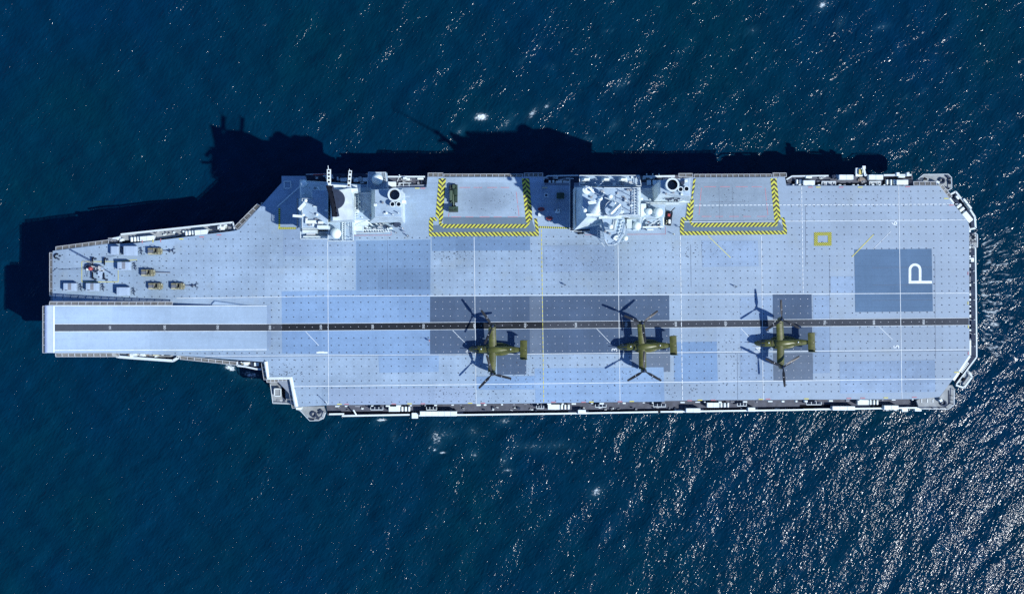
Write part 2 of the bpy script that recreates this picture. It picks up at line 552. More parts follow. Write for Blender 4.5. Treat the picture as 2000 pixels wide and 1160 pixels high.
    big = noise(nt, v, 0.018, 3, 0.5)
    mpm = nd(nt, 'ShaderNodeMapping')
    mpm.inputs['Rotation'].default_value = (0, 0, R(55))
    nt.links.new(v, mpm.inputs[0])
    mid = noise(nt, mpm.outputs[0], 0.16, 5, 0.65, (0.3, 1.0, 1))
    c = mixrgb(nt, ramp01(nt, big, 0.35, 0.65), (0.0001, 0.0205, 0.038), (0.0001, 0.0185, 0.049))
    c = mixrgb(nt, math_n(nt, 'MULTIPLY', ramp01(nt, mid, 0.35, 0.7), 0.75), c, (0.0001, 0.0125, 0.030))
    fa = nd(nt, 'ShaderNodeAttribute', attribute_name='foam')
    mp0 = nd(nt, 'ShaderNodeMapping')
    mp0.inputs['Rotation'].default_value = (0, 0, R(-30))
    mp0.inputs['Scale'].default_value = (0.6, 1.0, 1.0)
    nt.links.new(v, mp0.inputs[0])
    fn = noise(nt, mp0.outputs[0], 1.9, 6, 0.8)
    fthr = math_n(nt, 'SUBTRACT', math_n(nt, 'MULTIPLY', fa.outputs['Fac'], 0.70), math_n(nt, 'SUBTRACT', 0.84, fn))
    ff = math_n(nt, 'MULTIPLY', fthr, 4.5, clamp=True)
    wa = nd(nt, 'ShaderNodeAttribute', attribute_name='wake')
    sx = nd(nt, 'ShaderNodeSeparateXYZ')
    nt.links.new(v, sx.inputs[0])
    spread = math_n(nt, 'MULTIPLY_ADD', math_n(nt, 'MAXIMUM', math_n(nt, 'SUBTRACT', sx.outputs[0], 148.0), 0.0), 1 / 42.0, 1.0)
    cx = nd(nt, 'ShaderNodeCombineXYZ')
    nt.links.new(math_n(nt, 'MULTIPLY', sx.outputs[0], 0.28), cx.inputs[0])
    nt.links.new(math_n(nt, 'DIVIDE', sx.outputs[1], spread), cx.inputs[1])
    wn_ = noise(nt, cx.outputs[0], 0.85, 6, 0.75)
    wf = math_n(nt, 'MULTIPLY', math_n(nt, 'SUBTRACT', math_n(nt, 'MULTIPLY', wa.outputs['Fac'], 0.50), math_n(nt, 'SUBTRACT', 1.0, wn_)), 7.0, clamp=True)
    ff = math_n(nt, 'MAXIMUM', ff, math_n(nt, 'MULTIPLY', wf, 0.8))
    c2 = mixrgb(nt, ff, c, (0.62, 0.72, 0.74))
    haze_ = math_n(nt, 'MULTIPLY', fa.outputs['Fac'], 0.3)
    c3 = mixrgb(nt, haze_, c2, (0.03, 0.12, 0.17))
    c3 = mixrgb(nt, ff, c3, c2)
    nt.links.new(c3, bs.inputs['Base Color'])
    bs.inputs['IOR'].default_value = 1.333
    bs.inputs['Specular IOR Level'].default_value = 0.16
    rr = math_n(nt, 'MULTIPLY_ADD', ff, 0.5, 0.13)
    nt.links.new(rr, bs.inputs['Roughness'])
    # ripples, longer along the crests
    mp = nd(nt, 'ShaderNodeMapping')
    mp.inputs['Rotation'].default_value = (0, 0, R(-54))
    nt.links.new(v, mp.inputs[0])
    r1 = noise(nt, mp.outputs[0], 1.15, 2, 0.5, (0.45, 1.0, 1.0))
    r2 = noise(nt, mp.outputs[0], 4.2, 1, 0.5, (0.5, 1.0, 1.0))
    gust = noise(nt, v, 0.03, 3, 0.6)
    gz = math_n(nt, 'MULTIPLY_ADD', ramp01(nt, gust, 0.3, 0.7), 0.07, 0.09)
    h = math_n(nt, 'MULTIPLY_ADD', r2, gz, r1)
    g2 = noise(nt, mp.outputs[0], 0.11, 3, 0.6, (0.4, 1.0, 1.0))
    h = math_n(nt, 'MULTIPLY', h, math_n(nt, 'MULTIPLY_ADD', ramp01(nt, g2, 0.3, 0.7), 0.7, 0.6))
    r3 = noise(nt, v, 1.7, 1, 0.5)
    pk = math_n(nt, 'MAXIMUM', math_n(nt, 'SUBTRACT', r3, 0.66), 0.0)
    h = math_n(nt, 'MULTIPLY_ADD', pk, 1.6, h)
    bp = nd(nt, 'ShaderNodeBump')
    bp.inputs['Strength'].default_value = 1.0
    bp.inputs['Distance'].default_value = 0.35
    nt.links.new(h, bp.inputs['Height'])
    nt.links.new(bp.outputs[0], bs.inputs['Normal'])
    me.materials.append(m)
    o = bpy.data.objects.new('sea', me)
    COL.objects.link(o)
    o['kind'] = 'structure'
    return o
build_sea()

# ------------------------------------------------------------------ the ship
ship = empty('aircraft_carrier', (0, 0, 0))
tag(ship, 'pale grey aircraft carrier with two islands and a ski-jump bow on dark blue sea', 'warship')

def hull():
    st = [(96, 505, 684, 168, 4), (150, 500, 686, 150, 6), (210, 487, 688, 205, 34), (330, 478, 690, 330, 78), (458, 458, 702, 458, 105), (513, 412, 704, 513, 114), (530, 398, 734, 530, 117),
          (580, 368, 786, 580, 121), (900, 358, 782, 900, 126), (1400, 355, 778, 1400, 126), (1780, 366, 772, 1775, 122), (1832, 370, 768, 1820, 118), (1860, 405, 735, 1845, 112), (1888, 445, 690, 1862, 104)]
    rings = []
    for x, yt, yb, xw, hw in st:
        ring = []
        for z in (-4.0, 0.0, 5.0, 10.0, 14.5, 19.0):
            t = max(0.0, z / 19.0) ** 1.4
            ring.append((((xw + (x - xw) * t) - 1000) * S, (580 - (598 - hw + (yt - 598 + hw) * t)) * S, z))
        for z in (19.0, 14.5, 10.0, 5.0, 0.0, -4.0):
            t = max(0.0, z / 19.0) ** 1.4
            ring.append((((xw + (x - xw) * t) - 1000) * S, (580 - (598 + hw + (yb - 598 - hw) * t)) * S, z))
        rings.append(ring)
    MB().loft(rings).build('hull', 'hull', ship)
hull()

DECK = [(103, 490), (209, 477), (265, 475), (458, 451), (467, 448), (508, 404), (550, 357), (550, 344), (596, 344), (600, 360), (716, 360), (722, 368), (833, 366), (835, 346), (1060, 346), (1064, 362),
        (1132, 363), (1270, 363), (1345, 361), (1347, 347), (1533, 346), (1536, 363), (1834, 363), (1890, 433), (1893, 441), (1893, 694), (1860, 742), (1835, 775), (1792, 779), (1400, 781),
        (1060, 787), (640, 791), (577, 794.5), (566, 738), (522, 738), (517, 707), (352, 694), (215, 689), (103, 689)]
deck = MB().ppoly(DECK, 18.7, ZD).build('flight_deck', 'deck', ship)

# rolled pale edge along the stepped port corner
m = MB()
m.tube([P(519, 706, 19.9), P(524, 738, 19.9), P(568, 738, 19.9), P(579, 794, 19.9)], 0.62, 8)
m.build('rolled_deck_edge', 'white', ship, True)

# ski-jump ramp
RX0, RX1 = 524.0, 92.0
def zr(x):
    t = min(1, max(0, (RX0 - x) / (RX0 - RX1)))
    return ZD + 6.0 * t ** 1.55
def ramp_pt(x, y, dz=0.0):
    z = zr(x)
    p = P(x, y, z)
    return Vector((p.x, p.y, z + dz))
rx = [RX0 - (RX0 - RX1) * i / 36 for i in range(37)]
rings = []
for x in rx:
    yt, yb = 596.5, 684 + (RX0 - x) / (RX0 - RX1) * 5
    a, b = ramp_pt(x, yt), ramp_pt(x, yb)
    rings.append([a + Vector((0, 0, 0.03)), b + Vector((0, 0, 0.03)), Vector((b.x, b.y, 19.2)), Vector((a.x, a.y, 19.2))])
ramp = MB().loft(rings).build('ski_jump_ramp', 'deck_ramp', ship)
def ramp_strip(name, mat, xa, xb, ya0, yb0, ya1, yb1, dz, par=None, n=30):
    m = MB()
    for i in range(n):
        t0, t1 = i / n, (i + 1) / n
        x0, x1 = xa + (xb - xa) * t0, xa + (xb - xa) * t1
        m.add([ramp_pt(x0, ya0 + (ya1 - ya0) * t0, dz), ramp_pt(x1, ya0 + (ya1 - ya0) * t1, dz), ramp_pt(x1, yb0 + (yb1 - yb0) * t1, dz), ramp_pt(x0, yb0 + (yb1 - yb0) * t0, dz)], [(0, 1, 2, 3)])
    return sheet_obj(name, mat, par or ramp, m)
ramp_strip('centre_track', 'track', 107, 521, 633.2, 647, 633, 646, 0.05)
ramp_strip('white_line', 'white_line', 107, 521, 632.4, 633.2, 632, 633, 0.06)
ramp_strip('white_line', 'white_line', 107, 521, 647, 647.9, 646, 646.9, 0.06)
ramp_strip('white_line', 'white_line', 104, 521, 596.9, 597.9, 597, 598, 0.06)
ramp_strip('white_line', 'white_line', 104, 521, 683.2, 684.6, 682, 683.2, 0.06)
ramp_strip('white_line', 'white_line', 104, 107, 597, 689, 597, 689, 0.065, n=1)
# lip at the ramp's end, rolled over
p0, p1 = P(92, 596.5, 26), P(92, 689, 26)
lip = []
for k in range(6):
    a = R(90 + 18 * k)
    dx, dz = 1.1 * math.cos(a), 1.1 * math.sin(a) - 1.08
    lip.append([(p0.x + dx, p0.y, 26.03 + dz), (p1.x + dx, p1.y, 26.03 + dz)])
lm = MB()
lm.loft(lip, False, False, closed=False)
lm.build('rolled_lip', 'lip_paint', ramp, True)
ramp_strip('pale_lip_band', 'lip_paint', 92.4, 103, 597, 689, 597, 689, 0.045, n=2)
# start of the ramp: darker band and chamfered corner
sheet_obj('ramp_foot_plate', 'deck_dull', deck, MB().sheet([(521, 597), (530, 597), (530, 675), (523, 684), (521, 684)], ZD + .035))
m = MB()
m.frustum([(410, 596), (490, 596), (418, 586), (412, 592)], ZD, [(414, 595.8), (470, 596), (420, 588.5), (415, 593)], ZD + .5)
m.build('ramp_side_fairing', 'deck_ramp', ship)

# ------------------------------------------------------------------ deck coatings and paint (sheets, each a little above the last)
_layer = [0]
def patch(mat, pp, name='deck_coating_patch'):
    _layer[0] += 1
    return sheet_obj(name, mat, deck, MB().sheet(pp, ZD + 0.005 + 0.0022 * _layer[0]))
def rect(x0, y0, x1, y1):
    return [(x0, y0), (x1, y0), (x1, y1), (x0, y1)]
patch('deck_dull', rect(553, 447, 696, 500))
patch('deck_blue', [(550, 569), (695, 567), (695, 470), (841, 468), (840, 690), (735, 692), (551, 690)])
patch('deck_blue_mid', [(696, 471), (757, 470), (757, 566), (697, 567)])
patch('deck_blue_mid', [(758.5, 470), (840.5, 469), (840, 566), (758.5, 566)])
patch('deck_blue_pale', [(739, 692), (857, 690), (857, 726), (741, 728)])
patch('deck_slate', [(840, 579.5), (1307, 577), (1308, 690), (840, 691.5)])
patch('deck_slate', [(970, 691), (1028, 690.5), (1028, 731), (971, 732)])
patch('deck_slate_pale', [(1034, 579), (1057, 579), (1058, 690), (1035, 690)])
patch('deck_slate_pale', [(1234, 690), (1309, 689.5), (1309, 726), (1234, 727)])
patch('deck_blue_pale', [(1044, 719), (1296, 717), (1298, 784), (1046, 786.5)])
patch('deck_blue', [(1316, 668), (1400, 667), (1402, 744), (1317, 746)])
patch('deck_dull', [(1445, 580), (1509, 579), (1510, 742), (1446, 743)])
patch('deck_slate', [(1509, 574.5), (1585, 574), (1587, 684), (1510, 685)])
patch('deck_slate_pale', [(1510, 690), (1587, 689), (1588, 741.5), (1511, 743)])
patch('deck_dull', [(1588, 578), (1620, 578), (1621, 728), (1588, 729)])
patch('deck_dull', [(1640, 706), (1826, 703), (1827, 765), (1641, 768)])
patch('deck_dull', [(1622, 540), (1669, 540), (1670, 572), (1622, 572)])
patch('deck_pad', [(1668.5, 487.5), (1819.5, 486), (1822, 608), (1670.5, 609.5)], 'parking_pad')
patch('deck_grey', [(866, 424), (1037, 424), (1050, 462), (843, 463), (844, 440), (866, 440)])
patch('deck_blue_mid', [(843.5, 462), (1035, 461), (1035.5, 489), (844, 490.5)])
patch('deck_grey', [(1342, 392), (1360, 392), (1352, 431), (1520, 430), (1534, 452), (1332, 454), (1338, 431)])
patch('deck_edge', [(1058, 580), (1060, 580), (1062, 690), (1060, 690)])
patch('deck_dull', [(1062, 480), (1200, 478), (1201, 530), (1062, 532)])
patch('deck_dull', [(1370, 470), (1480, 470), (1482, 520), (1372, 522)])
patch('deck_blue', [(930, 735), (1044, 734), (1044, 760), (931, 761)])
patch('deck_edge', [(642, 758), (925, 756), (928, 788), (642, 790)])
patch('deck_dull', [(1090, 495), (1200, 494), (1201, 505), (1091, 506)])

# aircraft lifts: plates set flush in the deck
def lift(pp, red, mat):
    o = MB().ppoly(pp, 19.4, ZD + .055).build('aircraft_lift', mat, ship)
    for a, b in red:
        (x0, y0), (x1, y1) = a, b
        L = math.hypot(x1 - x0, y1 - y0)
        n = max(1, int(L / 26))
        for i in range(n):
            m = MB()
            t0, t1 = i / n + .04, (i + 1) / n - .02 - .03 * (i % 2)
            seg(m, (x0 + (x1 - x0) * t0, y0 + (y1 - y0) * t0), (x0 + (x1 - x0) * t1, y0 + (y1 - y0) * t1), 1.1, ZD + .066)
            sheet_obj('red_safety_line', 'red_line', o, m)
    return o
def seg(m, a, b, w, z):
    (x0, y0), (x1, y1) = a, b
    L = math.hypot(x1 - x0, y1 - y0)
    nx, ny = -(y1 - y0) / L * w / 2, (x1 - x0) / L * w / 2
    return m.sheet([(x0 + nx, y0 + ny), (x1 + nx, y1 + ny), (x1 - nx, y1 - ny), (x0 - nx, y0 - ny)], z)
lift_fwd = lift([(866, 347), (1022, 347), (1030, 424), (862, 424)], [((894, 366.5), (1000, 366.5)), ((1008, 373), (1014, 425)), ((876, 424), (1014, 424)), ((877, 416), (876, 424))], 'deck_lift_pale')
lift_aft = lift([(1358, 348), (1504, 347), (1516, 430), (1352, 431)], [((1370, 365), (1494, 365)), ((1494, 365), (1500, 423)), ((1365, 423), (1500, 423)), ((1370, 365), (1365, 423))], 'deck_lift')
def lift_stain(o, x, y, rx_, ry_, mat, z):
    m = MB()
    n = 26
    m.sheet([(x + rx_ * (1 + .25 * math.sin(3 * a + 1) + .12 * math.sin(7 * a)) * math.cos(a), y + ry_ * (1 + .2 * math.sin(2 * a) + .15 * math.sin(5 * a + 2)) * math.sin(a)) for a in [6.2832 * i / n for i in range(n)]], z)
    sheet_obj('lift_stain', mat, o, m)
m = MB()
for a, b in (((1404, 366), (1406, 430)), ((1431, 366), (1432, 430)), ((1385, 395), (1456, 395))):
    seg(m, a, b, .5, ZD + .0635)
sheet_obj('plate_seam', 'seam_dark', lift_aft, m)

LZ = ZD + .072
def line(a, b, w=1.4, mat='white_line', name='white_line', z=LZ):
    w *= .7
    return sheet_obj(name, mat, deck, seg(MB(), a, b, w, z))
def dashed(a, b, w, dash, gap, mat='white_line', name='dashed_line', z=LZ + .003):
    w *= .8
    (x0, y0), (x1, y1) = a, b
    L = math.hypot(x1 - x0, y1 - y0)
    m, t = MB(), 0.0
    while t < L:
        e = min(L, t + dash)
        seg(m, (x0 + (x1 - x0) * t / L, y0 + (y1 - y0) * t / L), (x0 + (x1 - x0) * e / L, y0 + (y1 - y0) * e / L), w, z)
        t += dash + gap
    return sheet_obj(name, mat, deck, m)
# along the ship
sheet_obj('centre_track', 'track', deck, MB().sheet([(521, 633), (551, 633), (551, 646), (521, 646)], LZ - .004))
sheet_obj('centre_track', 'track_dark', deck, MB().sheet([(551, 632.8), (1060, 629), (1060, 642), (551, 646)], LZ - .004))
sheet_obj('centre_track', 'track', deck, MB().sheet([(1060, 629), (1892, 621.5), (1892, 634.5), (1060, 642)], LZ - .004))
line((521, 632.4), (1892, 621.0), 1.0)
line((521, 646.6), (1892, 635.0), 1.0)
line((345, 582.5), (640, 578.5), 1.2, z=LZ + .001)
line((640, 578.5), (1892, 572.5), 1.5, z=LZ + .001)
line((400, 695.5), (1000, 691.5), 1.1, z=LZ + .001)
line((1000, 691.5), (1893, 682.5), 1.5, z=LZ + .001)
line((400, 697.8), (1893, 685.2), .7, 'seam_dark', 'painted_dark_line', z=LZ + .001)
line((570, 754.5), (1862, 739.7), 1.7, z=LZ + .001)
line((1332, 433.8), (1886, 429.8), 1.4, z=LZ + .001)
dashed((1357, 401.5), (1876, 399), 1.5, 5.6, 2.6)
# across the ship
for a, b in (((640, 472), (642, 790)), ((926, 463), (930, 789)), ((1207, 478), (1211, 785)), ((1487, 462), (1490.5, 781)), ((1755, 363), (1761.5, 779))):
    line(a, b, 1.3, z=LZ + .002)
dashed((1057.5, 448), (1062, 787), 1.5, 6.5, 2.2, 'yellow_line', 'yellow_dashed_line')
dashed((1328.5, 461), (1333, 781), 1.4, 9, 2.2)
dashed((1565.5, 365), (1568.5, 572), 1.4, 6, 2.4)
# diagonals
for a, b in (((597, 647.5), (623, 675)), ((884, 645), (911, 672)), ((1165, 641.5), (1192, 669.5)), ((1447, 641), (1472, 668)), ((1716, 637), (1743, 663))):
    line(a, b, 1.1, z=LZ + .004, name='diagonal_line')
line((1383, 461), (1427, 503.5), 1.6, 'yellow_line', 'yellow_diagonal', LZ + .004)
line((1664, 502), (1706, 458.5), 1.9, 'yellow_line', 'yellow_diagonal', LZ + .004)
line((1706, 486), (1740, 452), 1.0, 'white_line', 'diagonal_line', LZ + .004)
m = MB()
for a, b in (((160, 511), (231, 511)), ((160, 511), (160, 550.5)), ((160, 550.5), (231, 550.5)), ((231, 511), (231, 550.5)), ((231, 511), (268, 507))):
    seg(m, a, b, 1.0, LZ + .004)
sheet_obj('yellow_square_outline', 'yellow_line', deck, m)
line((690, 460), (764, 459.5), 1.2, 'red_line', 'red_safety_line', LZ + .004)
line((764, 452), (764, 460), .8, 'red_line', 'red_safety_line', LZ + .005)
line((1142, 458.5), (1168, 458.5), 1.0, 'red_line', 'red_safety_line', LZ + .004)
line((1225, 458), (1300, 457.5), 1.1, 'red_line', 'red_safety_line', LZ + .004)
line((1299.5, 443), (1300, 458), .8, 'red_line', 'red_safety_line', LZ + .005)
# long faint weld seams
for a, b in (((757.5, 470), (757.5, 566)), ((1349, 478), (1350, 560)), ((640.5, 460), (640.5, 470)), ((1573, 400), (1574, 520)), ((1620, 505), (1621, 700)), ((1826, 500), (1827, 700)), ((1440, 690), (1441, 780))):
    line(a, b, .55, 'seam_dark', 'weld_seam', LZ + .001)
for y in (522, 556, 586):
    line((1704, y + .8), (1820, y), .6, 'seam_dark', 'weld_seam', LZ - .002)

# hazard borders
def border(mat, pp, z=LZ + .008, name='hazard_border'):
    return sheet_obj(name, mat, deck, MB().sheet(pp, z))
# forward lift
border('stripe_chevron_back', [(857, 349), (864, 349), (857, 428), (851, 420)])
border('stripe_chevron_slash', [(864, 349), (871, 349), (865, 428), (862, 436), (857, 428)])
border('stripe_chevron_slash', [(1019, 349), (1026, 349), (1034, 430), (1030, 436), (1027, 433)])
border('stripe_chevron_back', [(1026, 349), (1033.5, 349), (1040, 430), (1034, 430)])
border('stripe_slash', [(857, 428), (862, 436), (868, 438), (1028, 438), (1030, 436), (1034, 430), (1036, 431), (1032, 442), (1026, 445.5), (866, 445.5), (858, 440)])
border('stripe_back', [(838, 453), (842, 454), (1048, 453), (1052.5, 452), (1052.5, 461), (838.5, 462)])
border('stripe_back', [(838, 431), (846, 431), (846, 452), (838, 453)])
border('stripe_back', [(840, 425), (852, 425), (854, 432), (838, 431)])
border('stripe_back', [(1043, 427), (1049, 427), (1052.5, 452), (1047, 453)])
# aft lift
border('stripe_chevron_slash', [(1354.5, 349), (1359, 349), (1353, 388), (1350, 388)])
border('stripe_chevron_back', [(1344, 389), (1349.5, 389), (1346, 430), (1340, 425)])
border('stripe_chevron_slash', [(1349.5, 389), (1355.5, 389), (1353, 428), (1350, 434), (1346, 430)])
border('stripe_chevron_slash', [(1504.5, 349), (1510.5, 349), (1519.5, 430), (1516, 435), (1512.5, 432)])
border('stripe_chevron_back', [(1510.5, 349), (1516.5, 349), (1525, 429), (1519.5, 430)])
border('stripe_slash', [(1346, 430), (1350, 434), (1356, 436), (1514, 435), (1516, 435), (1519.5, 430), (1521, 430), (1518, 441), (1514, 443), (1355, 443.5), (1348, 438)])
border('stripe_back', [(1328, 451), (1334, 452), (1532, 451), (1537, 450), (1537, 458), (1329, 459.5)])
border('stripe_back', [(1329, 430), (1337, 430), (1335, 452), (1328, 451)])
border('stripe_back', [(1331, 425), (1342, 425), (1343, 431), (1329, 430)])
border('stripe_back', [(1526, 425), (1532, 425), (1537, 450), (1531, 451)])
# ticks beside the islands
border('stripe_tick', [(1052, 442), (1113, 444.5), (1113, 447), (1052, 445.5)], name='warning_tick_line')
border('stripe_tick_up', [(544, 407), (547.5, 407), (547.5, 444), (544, 444)], name='warning_tick_line')
border('stripe_tick', [(544, 444), (579, 444), (579, 448), (544, 448)], name='warning_tick_line')
# small square
for pp in ([(1590, 454), (1624, 453.5), (1624, 460), (1590, 460.5)], [(1590, 474), (1624, 473.5), (1624, 480), (1590, 480.5)], [(1590, 460.5), (1597, 460.5), (1597, 474), (1590, 474)], [(1617, 460), (1624, 460), (1624, 473.5), (1617, 473.5)]):
    border('stripe_small', pp, name='hazard_square')

# deck edge marks: short yellow and red dashes
for x, y, mt in ((278, 472, 'red'), (299, 471, 'yellow'), (314, 470, 'red'), (354, 467, 'yellow'), (394, 463, 'red'), (428, 459, 'red'), (815, 368, 'yellow'), (826, 368, 'red'), (1583, 366, 'red'), (1598, 366, 'yellow'), (1643, 366, 'red'), (1680, 366, 'yellow'), (1773, 365, 'red'),
                 (663, 789, 'yellow'), (677, 789, 'red'), (769, 788.5, 'red'), (800, 788, 'yellow'), (826, 788, 'red'), (918, 787, 'yellow'), (943, 787, 'red'), (1081, 785, 'red'), (1140, 785, 'red'), (1155, 784.5, 'yellow'), (1211, 784, 'red'), (1234, 783.5, 'yellow'), (1347, 782, 'red'), (1367, 781, 'yellow'),
                 (1393, 781, 'red'), (1486, 779.5, 'yellow'), (1500, 779, 'red'), (1575, 778.5, 'yellow'), (1658, 777.5, 'red'), (1685, 777, 'red'), (1730, 776.5, 'yellow'), (1786, 775.5, 'red'), (1890.5, 534, 'red'), (1890.5, 592, 'yellow'), (1891, 638, 'yellow'), (1891, 690, 'red'), (1868, 727, 'yellow'), (1848, 388, 'yellow'), (1858, 401, 'red')):
    w, h = (4.5, .9) if 470 > y or 700 < y < 792 else (.8, 3)
    sheet_obj('edge_mark', mt + '_line', deck, MB().sheet(rect(x - w, y - h, x + w, y + h), LZ + .006))
for x0, y0, x1, y1 in ((380, 583, 386, 587), (717, 586, 727, 593), (618, 687, 640, 690)):
    sheet_obj('paint_patch', 'white_line', deck, MB().sheet(rect(x0, y0, x1, y1), LZ + .003)) if x0 == 618 else None

# lettering: painted numbers, turned to be read from aft
def text_obj(s, x, y, hpx, par, z, rot=90, wfac=1.0, bold=0.0, at=None):
    cu = bpy.data.curves.new('painted_number', 'FONT')
    cu.body = s
    cu.align_x = 'CENTER'
    cu.align_y = 'CENTER'
    cu.size = hpx * S / 0.70
    cu.offset = bold
    cu.resolution_u = 4
    tmp = bpy.data.objects.new('painted_number', cu)
    COL.objects.link(tmp)
    bpy.context.view_layer.update()
    me = bpy.data.meshes.new_from_object(tmp.evaluated_get(bpy.context.evaluated_depsgraph_get()))
    bpy.data.objects.remove(tmp)
    me.materials.clear()
    me.materials.append(MATS['white_line'])
    o = bpy.data.objects.new('painted_number', me)
    COL.objects.link(o)
    o.parent = par
    p = at if at is not None else P(x, y, ZD)
    o.location = (p.x, p.y, z)
    o.rotation_euler = (0, 0, R(rot))
    o.scale = (wfac, 1, 1)
    return o
for k, x in enumerate([215, 322, 425.5, 527.5, 627, 728, 827.5, 927, 1026, 1125, 1223, 1320, 1417, 1515, 1611, 1707, 1804]):
    s = str(50 * (k + 1))
    if x < 521:
        text_obj(s, x, 640, 4.6, ramp, zr(x) + .09, at=ramp_pt(x, 640))
        continue
    text_obj(s, x, 640 - (x - 521) * 0.0088, 4.3, deck, LZ + .006)
for s, x, y in (('1', 628, 687), ('2', 917, 686), ('3', 1200.5, 683), ('4', 1482, 681), ('5', 1751, 677), ('6', 1747, 436.5)):
    text_obj(s, x, y, 11, deck, LZ + .006, bold=.01)
# the large P: stem along the ship, bowl towards the island
def big_p():
    z = LZ + .006
    w = 5.0
    m = MB()
    m.sheet(rect(1774.5, 548.5, 1820, 553.8), z)
    n = 14
    def bowl(r, x0, x1):
        yc = 514.5 + 12.5
        pts = []
        for i in range(n + 1):
            a = math.pi * i / n
            pts.append(((x0 + x1) / 2 - (x1 - x0) / 2 * math.cos(a), yc - r * math.sin(a)))
        return [(x0, 548.5)] + pts + [(x1, 548.5)]
    o = bowl(12.5, 1774.5, 1799.5)
    i = bowl(7.6, 1779.6, 1794.4)
    for k in range(len(o) - 1):
        m.sheet([o[k], o[k + 1], i[k + 1], i[k]], z)
    sheet_obj('painted_letter', 'white_line', deck, m)
big_p()

# tie-down points
def inside(x, y, poly):
    r = False
    j = len(poly) - 1
    for i in range(len(poly)):
        xi, yi = poly[i]
        xj, yj = poly[j]
        if (yi > y) != (yj > y) and x < (xj - xi) * (y - yi) / (yj - yi) + xi:
            r = not r
        j = i
    return r
dm, pm = MB(), MB()
SLATE = [rect(840, 580, 1308, 691), rect(970, 691, 1028, 732), rect(1234, 690, 1309, 727), rect(1509, 574, 1587, 743)]
ISL = [rect(500, 340, 1120, 462), rect(1113, 340, 1350, 462), rect(838, 340, 1053, 463), rect(1328, 345, 1538, 462)]
j = 0
y = 352.0
while y < 792:
    i = 0
    x = 108.0
    while x < 1892:
        xx, yy = x + (y - 580) * .012, y - (x - 1000) * .0075
        if inside(xx, yy, DECK) and inside(xx - 4, yy, DECK) and inside(xx + 4, yy, DECK) and inside(xx, yy - 3, DECK) and inside(xx, yy + 3, DECK):
            on_ramp = xx < 528 and 592 < yy < 688
            tr = abs(yy - (640 - (xx - 521) * .0088)) < 9
            if not on_ramp and not tr and not any(inside(xx, yy, q) for q in ISL) and not inside(xx, yy, rect(1669, 487, 1821, 609)):
                tgt = pm if any(inside(xx, yy, q) for q in SLATE) else dm
                s = random.uniform(.85, 1.1) * (1.2 if tgt is dm else .8)
                jx, jy = random.uniform(-.4, .4), random.uniform(-.3, .3)
                tgt.sheet([(xx + jx + s * math.cos(a), yy + jy + s * math.sin(a)) for a in (0.4, 1.45, 2.5, 3.55, 4.6, 5.6)], LZ - .001)
        x += 14.55
        i += 1
    y += 13.9
    j += 1
for k in range(90):
    x = 535 + k * 15
    pm.sheet([(x + .8 * c, 639.6 - (x - 521) * .0088 + .8 * s_) for c, s_ in ((1, 0), (0, 1), (-1, 0), (0, -1))], LZ + .003)
o = sheet_obj('tie_down_points', 'dot_dark', deck, dm)
o['kind'] = 'stuff'
o = sheet_obj('pale_tie_down_points', 'dot_pale', deck, pm)
o['kind'] = 'stuff'
# paint scuffs, rubber and oil marks in groups
sm = MB()
for cx, cy, rx_, ry_, n in ((560, 725, 40, 14, 60), (300, 505, 60, 14, 26), (1010, 725, 40, 26, 70), (880, 770, 70, 12, 70), (1145, 515, 70, 22, 50), (960, 395, 50, 25, 55), (1190, 735, 60, 20, 30), (1430, 700, 26, 60, 40), (1330, 760, 30, 16, 26), (1700, 390, 90, 15, 26), (880, 500, 40, 8, 40), (1370, 490, 60, 16, 40), (1425, 400, 60, 26, 40), (1690, 650, 100, 18, 20)):
    for k in range(n):
        x, y = random.gauss(cx, rx_ * .6), random.gauss(cy, ry_ * .6)
        if not inside(x, y, DECK):
            continue
        s = random.uniform(.3, .95)
        e = random.uniform(1, 2.4) if random.random() < .3 else 1
        a0 = random.uniform(0, 3)
        sm.sheet([(x + s * e * math.cos(a), y + s * math.sin(a + a0 * .1)) for a in (0.2, 1.3, 2.4, 3.4, 4.4, 5.4)], LZ - .0025)
o = sheet_obj('scuff_specks', 'dot_dark', deck, sm)
o['kind'] = 'stuff'

# ------------------------------------------------------------------ safety nets along the edges
def net_row(a, b, out, n, za=19.75, zb=None, drop=.35, at=None):
    """a, b: inner edge ends (pixels); out: pixel offset to the outer edge"""
    zb = za if zb is None else zb
    A, B = P(*a, za), P(*b, zb)
    k = PL(1, za)
    O = Vector((out[0] * k, -out[1] * k, -drop))
    fm = MB()
    fm.bar(A, B, .16, .12)
    fm.bar(A + O, B + O, .16, .12)
    for i in range(n + 1):
        p = A.lerp(B, i / n)
        fm.bar(p + Vector((0, 0, .02)), p + O + Vector((0, 0, .02)), .2, .12)
    fr = fm.build('safety_net', 'frame_grey', ship)
    for i in range(n):
        p, q = A.lerp(B, i / n), A.lerp(B, (i + 1) / n)
        d = Vector((0, 0, -.05))
        MB().add([p + d, q + d, q + O + d, p + O + d], [(0, 1, 2, 3)]).build('net_panel', 'net', fr)
    return fr
net_row((109, 489.5), (212, 476), (-.8, -7.5), 8)
net_row((102.5, 494), (102.5, 578), (-6.5, -.5), 6)
net_row((108, 577.5), (108, 577.6), (0, -.01), 1) if False else None
